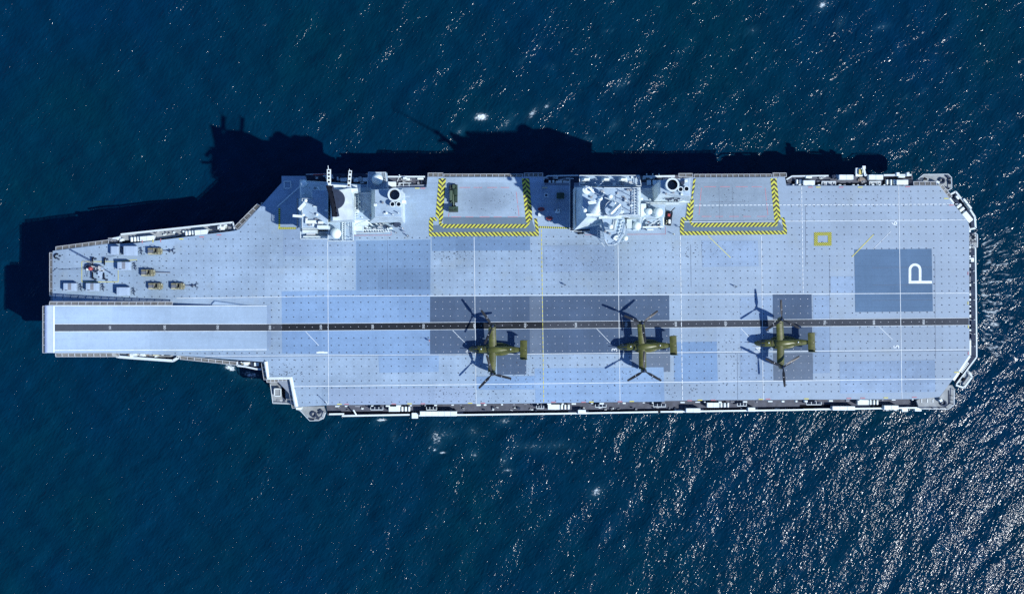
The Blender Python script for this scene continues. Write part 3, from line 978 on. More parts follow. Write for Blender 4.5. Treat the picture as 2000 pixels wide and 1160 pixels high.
# ramp nets follow the ramp's rise
def ramp_net(x0, x1, y, dy, n):
    fm = MB()
    pts = [ramp_pt(x0 + (x1 - x0) * i / n, y, -.15) for i in range(n + 1)]
    k = PL(1, 23)
    O = Vector((0, -dy * k, -.3))
    for i in range(n):
        fm.bar(pts[i], pts[i + 1], .16, .12)
        fm.bar(pts[i] + O, pts[i + 1] + O, .16, .12)
    for p in pts:
        fm.bar(p + Vector((0, 0, .02)), p + O + Vector((0, 0, .02)), .2, .12)
    fr = fm.build('safety_net', 'frame_grey', ship)
    for i in range(n):
        d = Vector((0, 0, -.05))
        MB().add([pts[i] + d, pts[i + 1] + d, pts[i + 1] + O + d, pts[i] + O + d], [(0, 1, 2, 3)]).build('net_panel', 'net', fr)
ramp_net(96, 336, 596, -6.8, 17)
ramp_net(108, 232, 690, 6.6, 10)
net_row((90.5, 598), (90.5, 689), (-8, 0), 6, 25.6)
net_row((352, 695), (462, 706.5), (-.6, 6.5), 8)
net_row((464, 448), (509, 403), (-7, -5), 5)
net_row((510, 402), (543, 404), (0, -6), 3)
net_row((836, 345.5), (865, 345.5), (0, -7.5), 3)
net_row((867, 346.5), (1021, 346.5), (0, -6.5), 13)
net_row((1024, 345.5), (1060, 345.5), (0, -7.5), 4)
net_row((1326, 346), (1353, 346), (0, -7), 2)
net_row((1356, 347), (1507, 346.5), (0, -6.5), 14)
net_row((1510, 345.5), (1536, 345.5), (0, -7.5), 2)
net_row((1785, 362.5), (1829, 362.5), (0, -7.5), 4)
net_row((1836, 365), (1855, 388), (5.5, -4.5), 3)
net_row((516.5, 709), (521.5, 741), (-6.5, .5), 4, 19.2)
net_row((521, 740), (566, 740), (0, 6.5), 6, 19.2)
net_row((566.5, 742), (577.5, 796), (-7, 1.2), 6, 19.2)

# ------------------------------------------------------------------ side galleries
def gallery(poly, z, mat='gallery', thick=.5, rails=(), name='side_gallery', wall=None):
    g = MB().ppoly(poly, z - thick, z).build(name, mat, ship)
    for pts, w, h in rails:
        m = MB()
        for i in range(len(pts) - 1):
            a, b = P(*pts[i], z + h), P(*pts[i + 1], z + h)
            m.bar(a, b, w, .22)
            n = max(1, int((b - a).length / 3))
            for k in range(n + 1):
                p = a.lerp(b, k / n)
                m.bar(p, (p.x, p.y, z), .09, .09)
        m.build('railing', 'rail', g)
    return g
def raft_box(g, x0, y0, x1, y1, z0, h=1.5, name='life_raft_box', mat='white', rz=None):
    m = MB()
    zt = z0 + h
    a, b = P(x0, y0, zt), P(x1, y1, zt)
    cx, cy = (a.x + b.x) / 2, (a.y + b.y) / 2
    sx, sy = abs(b.x - a.x), abs(b.y - a.y)
    m2 = Matrix.Rotation(rz or 0, 3, 'Z')
    m.box((cx, cy, z0 + h / 2), (sx, sy, h), rz or 0)
    n = max(1, int(sx / 1.8))
    o = m.build(name, mat, g)
    mod = o.modifiers.new('bevel', 'BEVEL')
    mod.width, mod.segments = .09, 2
    if sx > 2.2:
        s = MB()
        for i in range(1, n):
            s.box(Vector((cx, cy, 0)) + m2 @ Vector((-sx / 2 + sx * i / n, 0, 0)) + Vector((0, 0, zt + .01)), (.07, sy * .98, .05), rz or 0)
        if n > 1:
            s.build('lid_rib', 'frame_grey', o)
    return o
def canister(g, x0, y0, x1, y1, z0, rz=None):
    """inflatable raft canister: short cylinder on its side in a cradle"""
    zt = z0 + 1.5
    a, b = P(x0, y0, zt), P(x1, y1, zt)
    c = Vector(((a.x + b.x) / 2, (a.y + b.y) / 2, z0 + .85))
    L, r = abs(b.y - a.y) / 2, min(abs(b.x - a.x) / 2, .65)
    m = MB()
    rings = []
    rot = Matrix.Rotation(rz or 0, 3, 'Z')
    for t, k in ((-1, .55), (-.93, .9), (-.8, 1), (.8, 1), (.93, .9), (1, .55)):
        rings.append([c + rot @ Vector((r * k * math.cos(q), L * t, r * k * math.sin(q))) for q in [6.2832 * i / 12 for i in range(12)]])
    m.loft(rings)
    o = m.build('life_raft_canister', 'white', g, True)
    MB().box(c + Vector((0, 0, -.6)), (r * 2.2, L * 1.2, .5), rz or 0).build('cradle', 'frame_grey', o)
    return o
def clutter(g, x0, y0, x1, y1, z, n, hmax=1.2, mats=('white', 'grey', 'frame_grey', 'dark_grey'), smin=.4, smax=1.6):
    for i in range(n):
        x, y = random.uniform(x0, x1), random.uniform(y0, y1)
        h = random.uniform(.3, hmax)
        p = P(x, y, z + h)
        w, d = random.uniform(smin, smax), random.uniform(smin, smax) * .7
        m = MB()
        m.box((p.x, p.y, z + h / 2), (w, d, h), random.choice((0, 0, .2, -.3)))
        if random.random() < .5:
            m.box((p.x + .1, p.y, z + h + .08), (w * .6, d * .5, .16), 0)
        o = m.build('deck_locker', random.choice(mats), g)

# port side (bottom of the photograph)
gb = gallery([(636, 780), (1802, 766), (1800, 797.5), (1400, 802.5), (1060, 808), (640, 811)], 14.6)
m = MB()
for a, b in (((643, 808.5), (672, 808)), ((668, 812), (800, 809.5)), ((818, 811), (1085, 807.5)), ((1085, 807.6), (1290, 804)), ((1285, 804), (1570, 800)), ((1570, 799.5), (1795, 796))):
    m.bar(P(*a, 15.8), P(*b, 15.8), .48, .35)
    L = (P(*b, 15) - P(*a, 15)).length
    for k in range(int(L / 4) + 1):
        p = P(*a, 15.4).lerp(P(*b, 15.4), k / max(1, int(L / 4)))
        m.bar(p, (p.x, p.y, 14.6), .12, .12)
m.build('gallery_bulwark', 'white', gb)
def sump(pp, g=gb, z=14.612, mat='black'):
    MB().add([P(x, y, z) for x, y in pp], [tuple(range(len(pp)))]).build('gallery_well', mat, g)
for pp in ([(640, 803), (860, 803), (860, 808), (640, 808)], [(905, 804), (1110, 801), (1110, 806), (905, 809)], [(1150, 800.5), (1318, 798), (1318, 803.5), (1150, 806)], [(1375, 797), (1458, 796), (1458, 802), (1375, 803)], [(1480, 796), (1590, 794), (1590, 799.5), (1480, 801)], [(1562, 790), (1622, 789), (1622, 797), (1562, 797)], [(1700, 790), (1725, 790), (1725, 796), (1700, 796)]):
    sump(pp)
for x0, y0, x1, y1 in ((759, 793.5, 781, 803.5), (1070, 789.5, 1093, 799.5), (1381, 786, 1405, 795.5), (1675, 780.5, 1697, 790.5)):
    raft_box(gb, x0, y0, x1, y1, 14.6, 1.9)
    for k in range(3):
        canister(gb, x1 + 2 + k * 6.6, y0 + .3, x1 + 6.5 + k * 6.6, y1, 14.6)
for x0, y0, x1, y1, h in ((820, 803, 892, 812.5, 2.6), (1129, 800, 1144, 808.5, 2.0), (1340, 797, 1368, 805.5, 2.2), (1461, 795.5, 1475, 803.5, 2.0), (1626, 793, 1670, 801, 2.2), (1727, 791.5, 1755, 800, 2.2), (804, 806, 816, 817, 1.4), (1762, 795, 1773, 804, 1.2), (1787, 797, 1800, 803, 1.4), (1317, 800, 1334, 806, .8)):
    raft_box(gb, x0, y0, x1, y1, 14.6, h, 'boat_bay_cover' if x1 - x0 > 25 else 'equipment_box')
for x0, x1, y in ((724, 748, 793), (833, 853, 793), (1048, 1062, 790.5), (1163, 1184, 788), (1276, 1300, 787), (1440, 1458, 785.5), (1575, 1604, 783)):
    m = MB()
    m.pbox(x0, y + 1.5, x1, y + 7, 15.6, 15.8)
    w = m.build('access_platform', 'dark_grey', gb)
    m = MB()
    for k in range(4):
        xx = x0 + (x1 - x0) * k / 3
        m.bar(P(xx, y + 1.5, 16.6), P(xx, y + 7, 16.6), .14, .14)
    m.bar(P(x0, y + 7, 16.6), P(x1, y + 7, 16.6), .2, .2)
    m.build('railing', 'rail', w)
for k in range(46):
    x = 650 + k * 25 + random.uniform(-9, 9)
    y = 792.5 - (x - 640) * .0115
    w = random.uniform(2, 9)
    MB().pbox(x, y, x + w, y + random.uniform(1.6, 3.4), 18.2, 19.4 + random.uniform(0, .4)).build('edge_fitting', random.choice(('white', 'white', 'grey')), gb)
clutter(gb, 650, 795, 1780, 801, 14.6, 60, .6, smin=.3, smax=.9)
# small crane arms over the port rail
m = MB()
m.tube([P(697, 812, 15.5), P(690, 800, 18)], .22, 6)
m.tube([P(640, 790, 20.1), P(636, 783, 23.5)], .09, 6)
m.build('davit_arm', 'white', gb, True)

# forward starboard gallery (by the tractors)
g1 = gallery([(210, 472), (213, 467), (240, 458), (454, 433), (459, 452), (458, 464), (265, 488), (212, 487)], 18.0, 'sponson', rails=[([(236, 458), (455, 434.5)], .5, 1.0), ([(211, 468), (236, 464)], .6, 1.0), ([(455, 434), (459, 451)], .4, 1.0)])
for x0, y0, x1, y1 in ((273, 461, 300, 470.5), (380, 449, 404.5, 459)):
    raft_box(g1, x0, y0, x1, y1, 18.0, 1.9, rz=R(5))
    for k in range(3):
        canister(g1, x0 - 7 - k * 6.4, y0 + 1 + k * .5, x0 - 2 - k * 6.4, y1 + 1 + k * .4, 18.0, rz=R(5))
for pp in ([(240, 470), (268, 468), (262, 474), (236, 476)], [(300, 468), (360, 461), (360, 466), (300, 473)], [(405, 456), (452, 450), (452, 455), (405, 461)]):
    sump(pp, g1, 18.012)
clutter(g1, 300, 452, 360, 460, 18.0, 14, .9, smin=.3, smax=1)
clutter(g1, 410, 440, 450, 448, 18.0, 16, 1.4, smin=.4, smax=1.6)
clutter(g1, 214, 466, 240, 474, 18.0, 12, 1.8, smin=.4, smax=1.4)
# behind the forward island
g2 = gallery([(596, 339), (718, 339), (722, 368), (722, 372), (596, 372)], 14.0, 'dark_grey', rails=[([(598, 341), (640, 340)], .22, 1.2)])
for x0 in (665, 694, 708):
    raft_box(g2, x0, 347.5, x0 + 12, 355, 14.0, 1.6)
clutter(g2, 600, 342, 715, 358, 14.0, 26, 2.0)
MB().tube([P(612, 342, 17), P(642, 340.5, 17)], .22, 6).build('red_pipe', 'red', g2, True)
g3 = gallery([(754, 344.5), (834, 344.5), (836, 372), (754, 374)], 18.0, rails=[([(756, 345.5), (830, 345.5)], .45, 1.1)])
raft_box(g3, 756.5, 355, 772.5, 364.5, 18.0, 2.6, 'equipment_box')
raft_box(g3, 815, 347.5, 827, 351, 18.0, .9, 'equipment_box')
raft_box(g3, 787, 346, 793, 350, 18.0, 1.9, 'equipment_box')
m = MB()
for xx in (779, 788, 799):
    m.bar(P(xx, 358, 19), P(xx, 365, 19), .16, .16)
m.bar(P(779, 358, 19), P(803, 358, 19), .2, .2)
m.build('railing', 'rail', g3)
m = MB()
m.tube([P(780, 346, 18.5), P(780, 342, 21)], .16, 6)
m.tube([P(775, 356, 18), P(780, 346, 19)], .08, 6)
m.build('davit_arm', 'white', g3, True)
clutter(g3, 772, 348, 830, 362, 18.0, 16, .7)
# between the islands
g4 = gallery([(1062, 345), (1068, 343), (1134, 342), (1134, 372), (1062, 372)], 14.5, 'dark_grey', rails=[([(1062, 349), (1070, 344), (1130, 343)], .4, 1.1)])
raft_box(g4, 1085.5, 353.5, 1098, 363, 14.6, 2.0)
raft_box(g4, 1099.5, 353.5, 1112, 363, 14.6, 2.0)
for x in (1071.5, 1078.5):
    canister(g4, x, 352, x + 4.6, 362.5, 14.6)
clutter(g4, 1060, 346, 1110, 352, 14.5, 10, 1.4)
# behind the aft island funnel
g5 = gallery([(1252, 344), (1347, 342), (1350, 368), (1252, 370)], 18.0, rails=[([(1256, 345.5), (1318, 344.5)], .6, 1.1)])
for x in (1264, 1275, 1283):
    raft_box(g5, x, 352, x + 7.5, 362, 18.0, 2.0)
m = MB()
for x in (1263, 1275, 1287):
    m.tube([P(x, 344, 18.5), P(x, 340, 21)], .16, 6)
m.build('davit_arm', 'white', g5, True)
clutter(g5, 1256, 346, 1320, 352, 18.0, 12, 1.4)
# starboard quarter
g6 = gallery([(1537, 350), (1545, 346), (1642, 344), (1782, 342), (1786, 372), (1537, 372)], 18.0, rails=[([(1536, 351), (1547, 344.5), (1618, 343.5)], .4, 1.1), ([(1726, 342.5), (1780, 342)], .5, 1.1)])
for x0, y0, x1, y1, h, nm in ((1569, 352.5, 1591.5, 361.5, 2.0, 'life_raft_box'), (1751.5, 351.5, 1774, 361, 2.0, 'life_raft_box'), (1639, 341.5, 1667, 351, 2.0, 'boat_bay_cover'), (1697, 341.5, 1725, 351, 2.0, 'boat_bay_cover'), (1574, 343.5, 1586, 348, 1.4, 'equipment_box'), (1751, 337, 1757, 344, 1.6, 'equipment_box'), (1771, 337, 1776, 344, 1.6, 'equipment_box'), (1755, 344, 1768, 347, 1.2, 'equipment_box')):
    raft_box(g6, x0, y0, x1, y1, 18.0, h, nm)
for x in (1555, 1562):
    canister(g6, x, 350.5, x + 4.8, 362, 18.0)
for x in (1731.5, 1739, 1746):
    canister(g6, x, 350.5, x + 4.6, 361.5, 18.0)
for x0, x1 in ((1605, 1632), (1698, 1720)):
    w = MB().pbox(x0, 355, x1, 361.5, 18.4, 18.6).build('access_platform', 'frame_grey', g6)
    m = MB()
    for k in range(4):
        xx = x0 + (x1 - x0) * k / 3
        m.bar(P(xx, 355, 19.4), P(xx, 361.5, 19.4), .16, .16)
    m.bar(P(x0, 355, 19.4), P(x1, 355, 19.4), .25, .2)
    m.build('railing', 'rail', w)
for k in range(18):
    x = 1545 + k * 13 + random.uniform(-4, 4)
    MB().pbox(x, 360.5, x + random.uniform(2, 5), 362.6, 18.6, 19.7).build('edge_fitting', random.choice(('white', 'white', 'grey')), g6)
for pp in ([(1592, 362), (1606, 362), (1606, 356), (1592, 356)], [(1633, 362), (1680, 362), (1676, 357), (1633, 358)], [(1545, 362), (1556, 362), (1556, 352), (1545, 354)], [(1724, 352), (1731, 352), (1731, 362), (1724, 362)], [(1725, 346), (1780, 345), (1780, 349), (1725, 350)]):
    sump(pp, g6, 18.012)
cp = MB().pbox(1671.5, 328.5, 1686, 345, 17.6, 18.4).build('crane_platform', 'white', g6)
MB().pbox(1678, 331, 1684.5, 341, 18.4, 19).build('crane_base', 'yellow', cp)
m = MB()
m.bar(P(1687, 330, 19.5), P(1690, 344, 19.5), .55, .5)
m.bar(P(1690, 344, 19.5), P(1693, 341, 19.8), .4, .4)
m.box(P(1687, 327.5, 19.5), (.9, .9, .7))
m.build('crane_jib', 'white', cp)
clutter(g6, 1600, 345, 1640, 350, 18.0, 8, 1.0)
clutter(g6, 1680, 350, 1692, 358, 18.0, 5, .8, ('steel_brown', 'grey', 'black'))

# sponson platforms at the corners
def sponson(poly, z, rails, ring=None, name='sponson_platform'):
    g = gallery(poly, z, 'sponson', 1.2, rails, name)
    if ring:
        c = P(*ring, z)
        m = MB()
        m.lathe(c, [(.55, z), (.55, z + .55), (.95, z + .55), (.95, z)], 20)
        m.build('gun_ring', 'dark_grey', g, True)
    return g
s1 = sponson([(1784, 366), (1791, 351), (1804, 340.5), (1852, 340), (1859, 347), (1859.5, 368), (1851, 373), (1840, 376), (1828, 368)], 16.5,
             [([(1793, 350), (1804, 341), (1852, 340.5), (1858.5, 347), (1859, 368), (1851, 372.5)], .14, 1.0)], (1839, 353.5))
raft_box(s1, 1828, 353.5, 1835, 361, 16.5, 1.8, 'equipment_box', rz=R(-20))
MB().ppoly([(1803, 352), (1805, 346), (1811, 349), (1811, 352)], 16.5, 16.52).build('deck_hatch', 'black', s1)
m = MB()
for a, b in (((1849, 343), (1856, 350)), ((1854, 352), (1856, 360)), ((1848, 366), (1854, 369))):
    m.bar(P(*a, 16.9), P(*b, 16.9), .5, .5)
m.build('deck_fitting', 'dark_grey', s1)
s2 = sponson([(1790, 782), (1800, 776), (1835, 776), (1852, 752), (1860, 752), (1865, 760), (1864, 790), (1853, 799), (1812, 799), (1795, 796)], 16.5,
             [([(1800, 798.5), (1853, 798.5), (1863.5, 790), (1864.5, 761)], .14, 1.0)], (1842, 787))
raft_box(s2, 1835, 779, 1841, 784.5, 16.5, 1.2, 'equipment_box', rz=R(30))
m = MB()
for a, b in (((1844, 793), (1850, 797)), ((1852, 787), (1862, 789)), ((1853, 780), (1861, 781)), ((1853, 771), (1861, 773)), ((1817, 794), (1822, 798)), ((1831, 794), (1836, 798)), ((1853, 762), (1853, 790))):
    m.bar(P(*a, 16.6), P(*b, 16.6), .16, .16)
m.build('deck_seam_rail', 'dark_grey', s2)
m = MB()
for x in (1800, 1811, 1822):
    m.bar(P(x, 779, 16.6), P(x, 786, 16.6), .25, .1)
m.build('deck_stripe', 'white_line', s2)
s3 = sponson([(577, 797), (584, 794), (632, 793), (636, 806), (632, 817), (621, 821.5), (605, 822), (598, 812)], 16.5,
             [([(585, 800), (605, 821.5), (622, 821), (632, 816.5), (635.5, 806)], .14, 1.0)], (613, 809))
m = MB()
for a, b in (((604, 818), (613, 820)), ((619, 812), (623, 818)), ((622, 808), (630, 802)), ((622, 803), (628, 800))):
    m.bar(P(*a, 16.8), P(*b, 16.8), .45, .45)
m.build('deck_fitting', 'dark_grey', s3)
raft_box(s3, 578, 795, 588, 800, 16.5, 2.4, 'equipment_box')
s4 = sponson([(526, 745), (566, 742), (578, 790), (533, 788), (529, 762)], 15.0, [([(528, 750), (533, 787.5), (562, 788)], .16, 1.0)], None)
MB().pbox(536, 759, 548.5, 773, 15.0, 16.2).build('deck_house', 'sponson', s4)
m = MB()
for a, b in (((536, 759), (548.5, 759)), ((548.5, 759), (548.5, 773)), ((548.5, 773), (536, 773)), ((536, 773), (536, 759))):
    m.bar(P(*a, 16.35), P(*b, 16.35), .25, .25)
m.build('roof_rim', 'white', s4)
MB().ppoly([(550, 750), (556, 749), (558, 782), (551, 774)], 15.0, 15.02).build('deck_hatch', 'black', s4)
for k, (x, y) in enumerate(((540, 752), (546, 752), (540, 779), (546, 780), (552, 783))):
    m = MB()
    m.pbox(x, y, x + 5, y + 5, 15, 15.1)
    m.build('deck_plate', 'frame_grey' if k % 2 else 'grey', s4)
# ramp side boat bay
g7 = gallery([(216, 684), (352, 690), (352, 697), (340, 705.5), (285, 703), (246, 699), (228, 696)], 16.0, 'sponson', rails=[([(219, 690), (230, 696.5), (248, 698), (338, 704.5), (349, 698), (347, 694)], .8, 1.0)])
for pp in ([(280, 697), (345, 697), (338, 702), (282, 699.5)], [(311, 691), (336, 692), (332, 695), (312, 695)]):
    sump(pp, g7, 16.012)
clutter(g7, 246, 689, 330, 695, 16.0, 26, 1.5, ('white', 'white', 'tan_pale', 'steel_brown', 'frame_grey'), .4, 1.7)
g8 = gallery([(462, 704), (508, 707), (512, 722), (500, 720), (480, 716), (463, 714)], 15.5, 'dark_grey', rails=[([(463, 706), (463, 714), (480, 716), (500, 720.5), (511, 721)], .5, 1.0)])
raft_box(g8, 475, 707, 486, 710, 15.5, 1.6, 'equipment_box')
clutter(g8, 468, 707, 505, 713, 15.5, 10, 1.2, ('white', 'tan_pale', 'steel_brown'))
# stern walkways
g9 = gallery([(1885, 470), (1906.5, 470), (1907.5, 697), (1876, 742), (1866, 750), (1862, 735), (1885, 690)], 13.0, 'dark_grey', rails=[([(1905, 485), (1906, 560), (1907, 640), (1907.5, 697), (1868, 750)], .4, 1.4), ([(1896, 470), (1905, 485)], .3, 1.4)])
m = MB()
for y in (484, 500, 530, 552, 585, 625, 652, 676):
    m.bar(P(1897, y, 13.5), P(1905, y + random.uniform(-2, 2), 13.5), .2, .2)
m.build('walkway_beam', 'frame_grey', g9)
raft_box(g9, 1896.5, 503.5, 1902.5, 511.5, 13.2, 2, 'equipment_box')
for k in range(26):
    y = 470 + k * 8.6 + random.uniform(-3, 3)
    MB().pbox(1893.6, y, 1895.6 + random.uniform(0, 1.2), y + random.uniform(2, 6), 18.4, 19.6).build('edge_fitting', random.choice(('white', 'white', 'grey')), g9)
s5 = gallery([(1893, 452), (1903, 455), (1909, 458), (1909, 484), (1893, 484)], 14.5, 'sponson', rails=[([(1903, 455), (1909, 458), (1909, 483)], .2, 1.0)], name='stern_platform')
clutter(s5, 1896, 457, 1907, 482, 14.5, 12, 1.2, ('white', 'frame_grey', 'grey'), .3, 1.0)
g10 = gallery([(1852, 384), (1866, 374), (1880, 388), (1905, 422), (1906, 446), (1893, 448), (1889, 436), (1850, 390)], 13.5, 'dark_grey', rails=[([(1857, 380), (1866.5, 374.5), (1882, 394)], .5, 1.3), ([(1895, 410), (1904, 424), (1905.5, 446), (1894, 448)], .55, 1.3)])
RZ = R(-51)
for x, y, L, w, h, nm in ((1890, 424, 22, 11, 2.2, 'life_raft_box'), (1879, 409.5, 5, 11, 2.0, 'life_raft_canister'), (1873.5, 402.5, 5, 11, 2.0, 'life_raft_canister'), (1870.5, 386, 8, 4.5, 1.4, 'equipment_box'), (1886, 393, 12, 4, 1.8, 'boat_bay_cover'), (1893.5, 403, 12, 4, 1.8, 'boat_bay_cover')):
    raft_box(g10, x - L / 2, y - w / 2, x + L / 2, y + w / 2, 13.6, h, nm, rz=RZ)
MB().bar(P(1854, 388, 19.5), P(1861.5, 398, 19.5), .7, .7).build('edge_fitting', 'white', g10)
for x, y in ((1889, 437), (1891, 443), (1893, 449)):
    MB().pbox(x, y, x + 3, y + 4.5, 17.5, 19).build('edge_fitting', 'white', g10)
s6 = gallery([(1868, 745), (1884, 752), (1895, 737), (1899, 736), (1897, 728), (1890, 722), (1872, 742)], 14.0, 'sponson', rails=[([(1867, 752), (1883, 757), (1898.5, 736), (1893, 727)], .5, 1.0)], name='stern_platform')
MB().bar(P(1880, 744, 14.6), P(1884, 738, 14.6), .5, .8).build('deck_fitting', 'black', s6)
w = MB().ppoly([(1874, 723), (1880, 729), (1894, 710), (1889, 706)], 13.2, 14.0).build('stair_flight', 'sponson', g9)
m = MB()
for k in range(7):
    t = k / 6
    m.bar(P(1876 + 13 * t, 725 - 17 * t, 14.1), P(1880 + 12 * t, 728 - 17 * t, 14.1), .3, .15)
m.build('stair_tread', 'white', w)
m = MB()
m.bar(P(1861.5, 742, 19.4), P(1872, 727, 19.4), .8, .6)
m.bar(P(1873, 726, 19.4), P(1894, 695, 19.4), .6, .5)
m.bar(P(1894.5, 664, 19.4), P(1894.5, 694, 19.4), .5, .5)
m.build('edge_fitting', 'white', g9)

# ------------------------------------------------------------------ islands
def rail_path(pts_px, z, par, h=1.1, w=.09, close=False):
    pts = [P(x, y, z + h) for x, y in pts_px]
    if close:
        pts.append(pts[0])
    m = MB()
    for a, b in zip(pts[:-1], pts[1:]):
        m.bar(a, b, w, w)
        m.bar(a - Vector((0, 0, h * .5)), b - Vector((0, 0, h * .5)), w * .7, w * .7)
        n = max(1, int((b - a).length / 1.6))
        for k in range(n + 1):
            p = a.lerp(b, k / n)
            m.bar(p, (p.x, p.y, z), w, w)
    return m.build('railing', 'rail', par)
def radome(x, y, z, r, par, base=1.2, mat='radome', rb=None):
    c = P(x, y, z + base + r * .8)
    m = MB()
    rb = rb or r * .7
    prof = [(rb * 1.05, z), (rb * 1.05, z + .15), (rb, z + .2), (rb, z + base)]
    for k in range(3, 15):
        a = math.pi * k / 14
        prof.append((max(.001, r * math.sin(a)), z + base + r * .8 - r * math.cos(a)))
    m.lathe(c, prof, 28, True, False)
    return m.build('radome', mat, par, True, 50)
def stack(x, y, z0, z1, rpx, par):
    c = P(x, y, z1)
    ro = PL(rpx, z1)
    ri = ro * .80
    m = MB()
    m.lathe(c, [(ro * 1.0, z0), (ro * 1.0, z1 - .5), (ro * 1.06, z1 - .4), (ro * 1.06, z1), (ri, z1), (ri * .98, z1 - .25)], 32)
    o = m.build('exhaust_stack', 'island', par, True)
    MB().lathe(c, [(ri * .985, z1 - .2), (ri * .97, z0 - 1.2), (.01, z0 - 1.2)], 28).build('flue', 'soot', o, True)
    return o
def windows(par, a, b, z0, z1, n, out=.05):
    """row of separate panes along a wall from a to b (world xy)"""
    a, b = Vector((a.x, a.y, 0)), Vector((b.x, b.y, 0))
    t = (b - a).normalized()
    nrm = Vector((t.y, -t.x, 0))
    L = (b - a).length
    for i in range(n):
        c = a + t * (L * (i + .5) / n) + nrm * out
        MB().box((c.x, c.y, (z0 + z1) / 2), (L / n * .82, .12, z1 - z0), math.atan2(t.y, t.x)).build('window', 'glass', par)
def locker(par, x0, y0, x1, y1, z0, z1, mat='white', name='deck_locker'):
    o = MB().pbox(x0, y0, x1, y1, z0, z1).build(name, mat, par)
    mod = o.modifiers.new('bevel', 'BEVEL')
    mod.width, mod.segments = .06, 1
    return o
def roof_sheet(par, pp, z, mat='roof'):
    return MB().add([P(x, y, z) for x, y in pp], [tuple(range(len(pp)))]).build('roof_deck', mat, par)

# --- forward island
fi = MB()
fi.ppoly([(592, 367), (724, 367), (728, 372), (784, 372), (784, 431), (690, 433), (645, 452), (592, 452)], ZD, 31)
fi.frustum([(584, 388), (609, 388), (609, 371), (642, 371), (642, 447), (585, 447)], 31, [(590, 388), (609, 388), (609, 371), (641, 371), (641, 445), (590, 445)], 40)
fi.frustum([(585, 352), (705, 360), (705, 376), (586, 392)], 31, [(588, 354), (704, 362), (704, 376), (589, 389)], 36.5)
fi.frustum([(640, 368), (694, 364), (694, 436), (640, 436)], 31, [(650, 374), (686, 367), (690, 429), (650, 431)], 46)
fi.ppoly([(690, 376), (729, 376), (729, 430), (690, 430)], 31, 35)
isl1 = fi.build('forward_island', 'island', ship)
roof_sheet(isl1, [(591, 389), (610, 389), (610, 372), (640, 372), (640, 444), (591, 444)], 40.012)
roof_sheet(isl1, [(691, 377), (728, 377), (728, 429), (691, 429)], 35.012)
roof_sheet(isl1, [(589, 355), (704, 363), (704, 375), (610, 385), (589, 388)], 36.512, 'island')
# bridge windows around the front
windows(isl1, P(584.5, 447, 36), P(584.5, 388, 36), 36.6, 38.0, 12, -.25)
windows(isl1, P(642, 449, 36), P(588, 449, 36), 36.6, 38.0, 10, -.1)
# bridge wing platform over the deck
wing = MB().ppoly([(587, 446), (642, 446), (642, 467), (587, 467)], 30.2, 31.0).build('bridge_wing', 'roof', isl1)
rail_path([(587, 447), (587, 467), (641, 467)], 31.0, isl1, w=.14)
MB().pbox(592, 461, 640, 464, 31.0, 32.2).build('bulwark', 'island', isl1)
locker(isl1, 590, 446, 616, 455, 31, 35.5, 'island', 'wing_house')
locker(isl1, 619, 440, 640, 447, 36, 41.3, 'island', 'wing_house')
locker(isl1, 596, 430, 619, 437, 40, 40.8, 'white', 'roof_locker')
locker(isl1, 621, 432, 630, 437, 40, 41.6, 'white', 'roof_locker')
locker(isl1, 598, 456, 615, 459, 31, 32.4, 'frame_grey')
m = MB()
m.bar(P(572, 421.5, 41), P(590, 423, 41), .7, .3)
m.build('signal_boom', 'white', isl1)
m = MB()
m.bar(P(584, 410, 41.5), P(596, 397, 41.5), .9, .5)
m.build('search_sight', 'white', isl1)
for x, y, r in ((597, 392, .5), (592, 397, .5), (592, 420, .45)):
    radome(x, y, 40, r, isl1, .5)
radome(593.5, 358.5, 36.5, 1.0, isl1, 1.2, 'radome')
radome(593, 379, 36.5, .28, isl1, .5, 'radome')
m = MB()
m.bar(P(621, 366, 36.7), P(629, 379.5, 38.5), .28, .28)
m.build('whip_aerial', 'white', isl1)
rail_path([(590, 388), (609, 388), (609, 371), (624, 371)], 40, isl1)
rail_path([(590, 445), (590, 389)], 40, isl1)
rail_path([(586, 351), (596, 351)], 36.5, isl1)
rail_path([(692, 430), (692, 378), (728, 378)], 35.01, isl1)
# radar mast: tower, turntable and the long black antenna
tt = MB()
c = P(656, 389, 46.9)
n = 28
half = [(c.x - .5 + 2.9 * math.cos(a), c.y + 2.75 * math.sin(a)) for a in [-math.pi / 2 + math.pi * i / n for i in range(n + 1)]]
tt.prism(half, 46.0, 46.9)
tb = tt.build('radar_turntable', 'dark_grey', isl1)
am = MB()
A, B = P(641.5, 363, 48.6), P(653.5, 423.5, 48.6)
t = (B - A).normalized()
side = Vector((-t.y, t.x, 0))
if side.x < 0:
    side = -side
rings = []
for i in range(13):
    u = i / 12
    cpt = A.lerp(B, u) + side * (.35 * (1 - (2 * u - 1) ** 2))
    rings.append([cpt + side * .75 + Vector((0, 0, -1.5)), cpt - side * .15 + Vector((0, 0, 1.5)), cpt - side * .55 + Vector((0, 0, 1.4)), cpt + side * .1 + Vector((0, 0, -1.6))])
am.loft(rings)
ant = am.build('radar_antenna', 'black', isl1, True, 40)
m = MB()
for i in range(6):
    u = .08 + i * .168
    p = A.lerp(B, u) + side * .9
    m.bar(p + Vector((0, 0, -1.3)), p + side * .2 + Vector((0, 0, .4)), .25, .25)
m.bar(A + side * .95 + Vector((0, 0, -.9)), B + side * .95 + Vector((0, 0, -.9)), .5, .3)
m.build('antenna_rib', 'dark_grey', isl1)
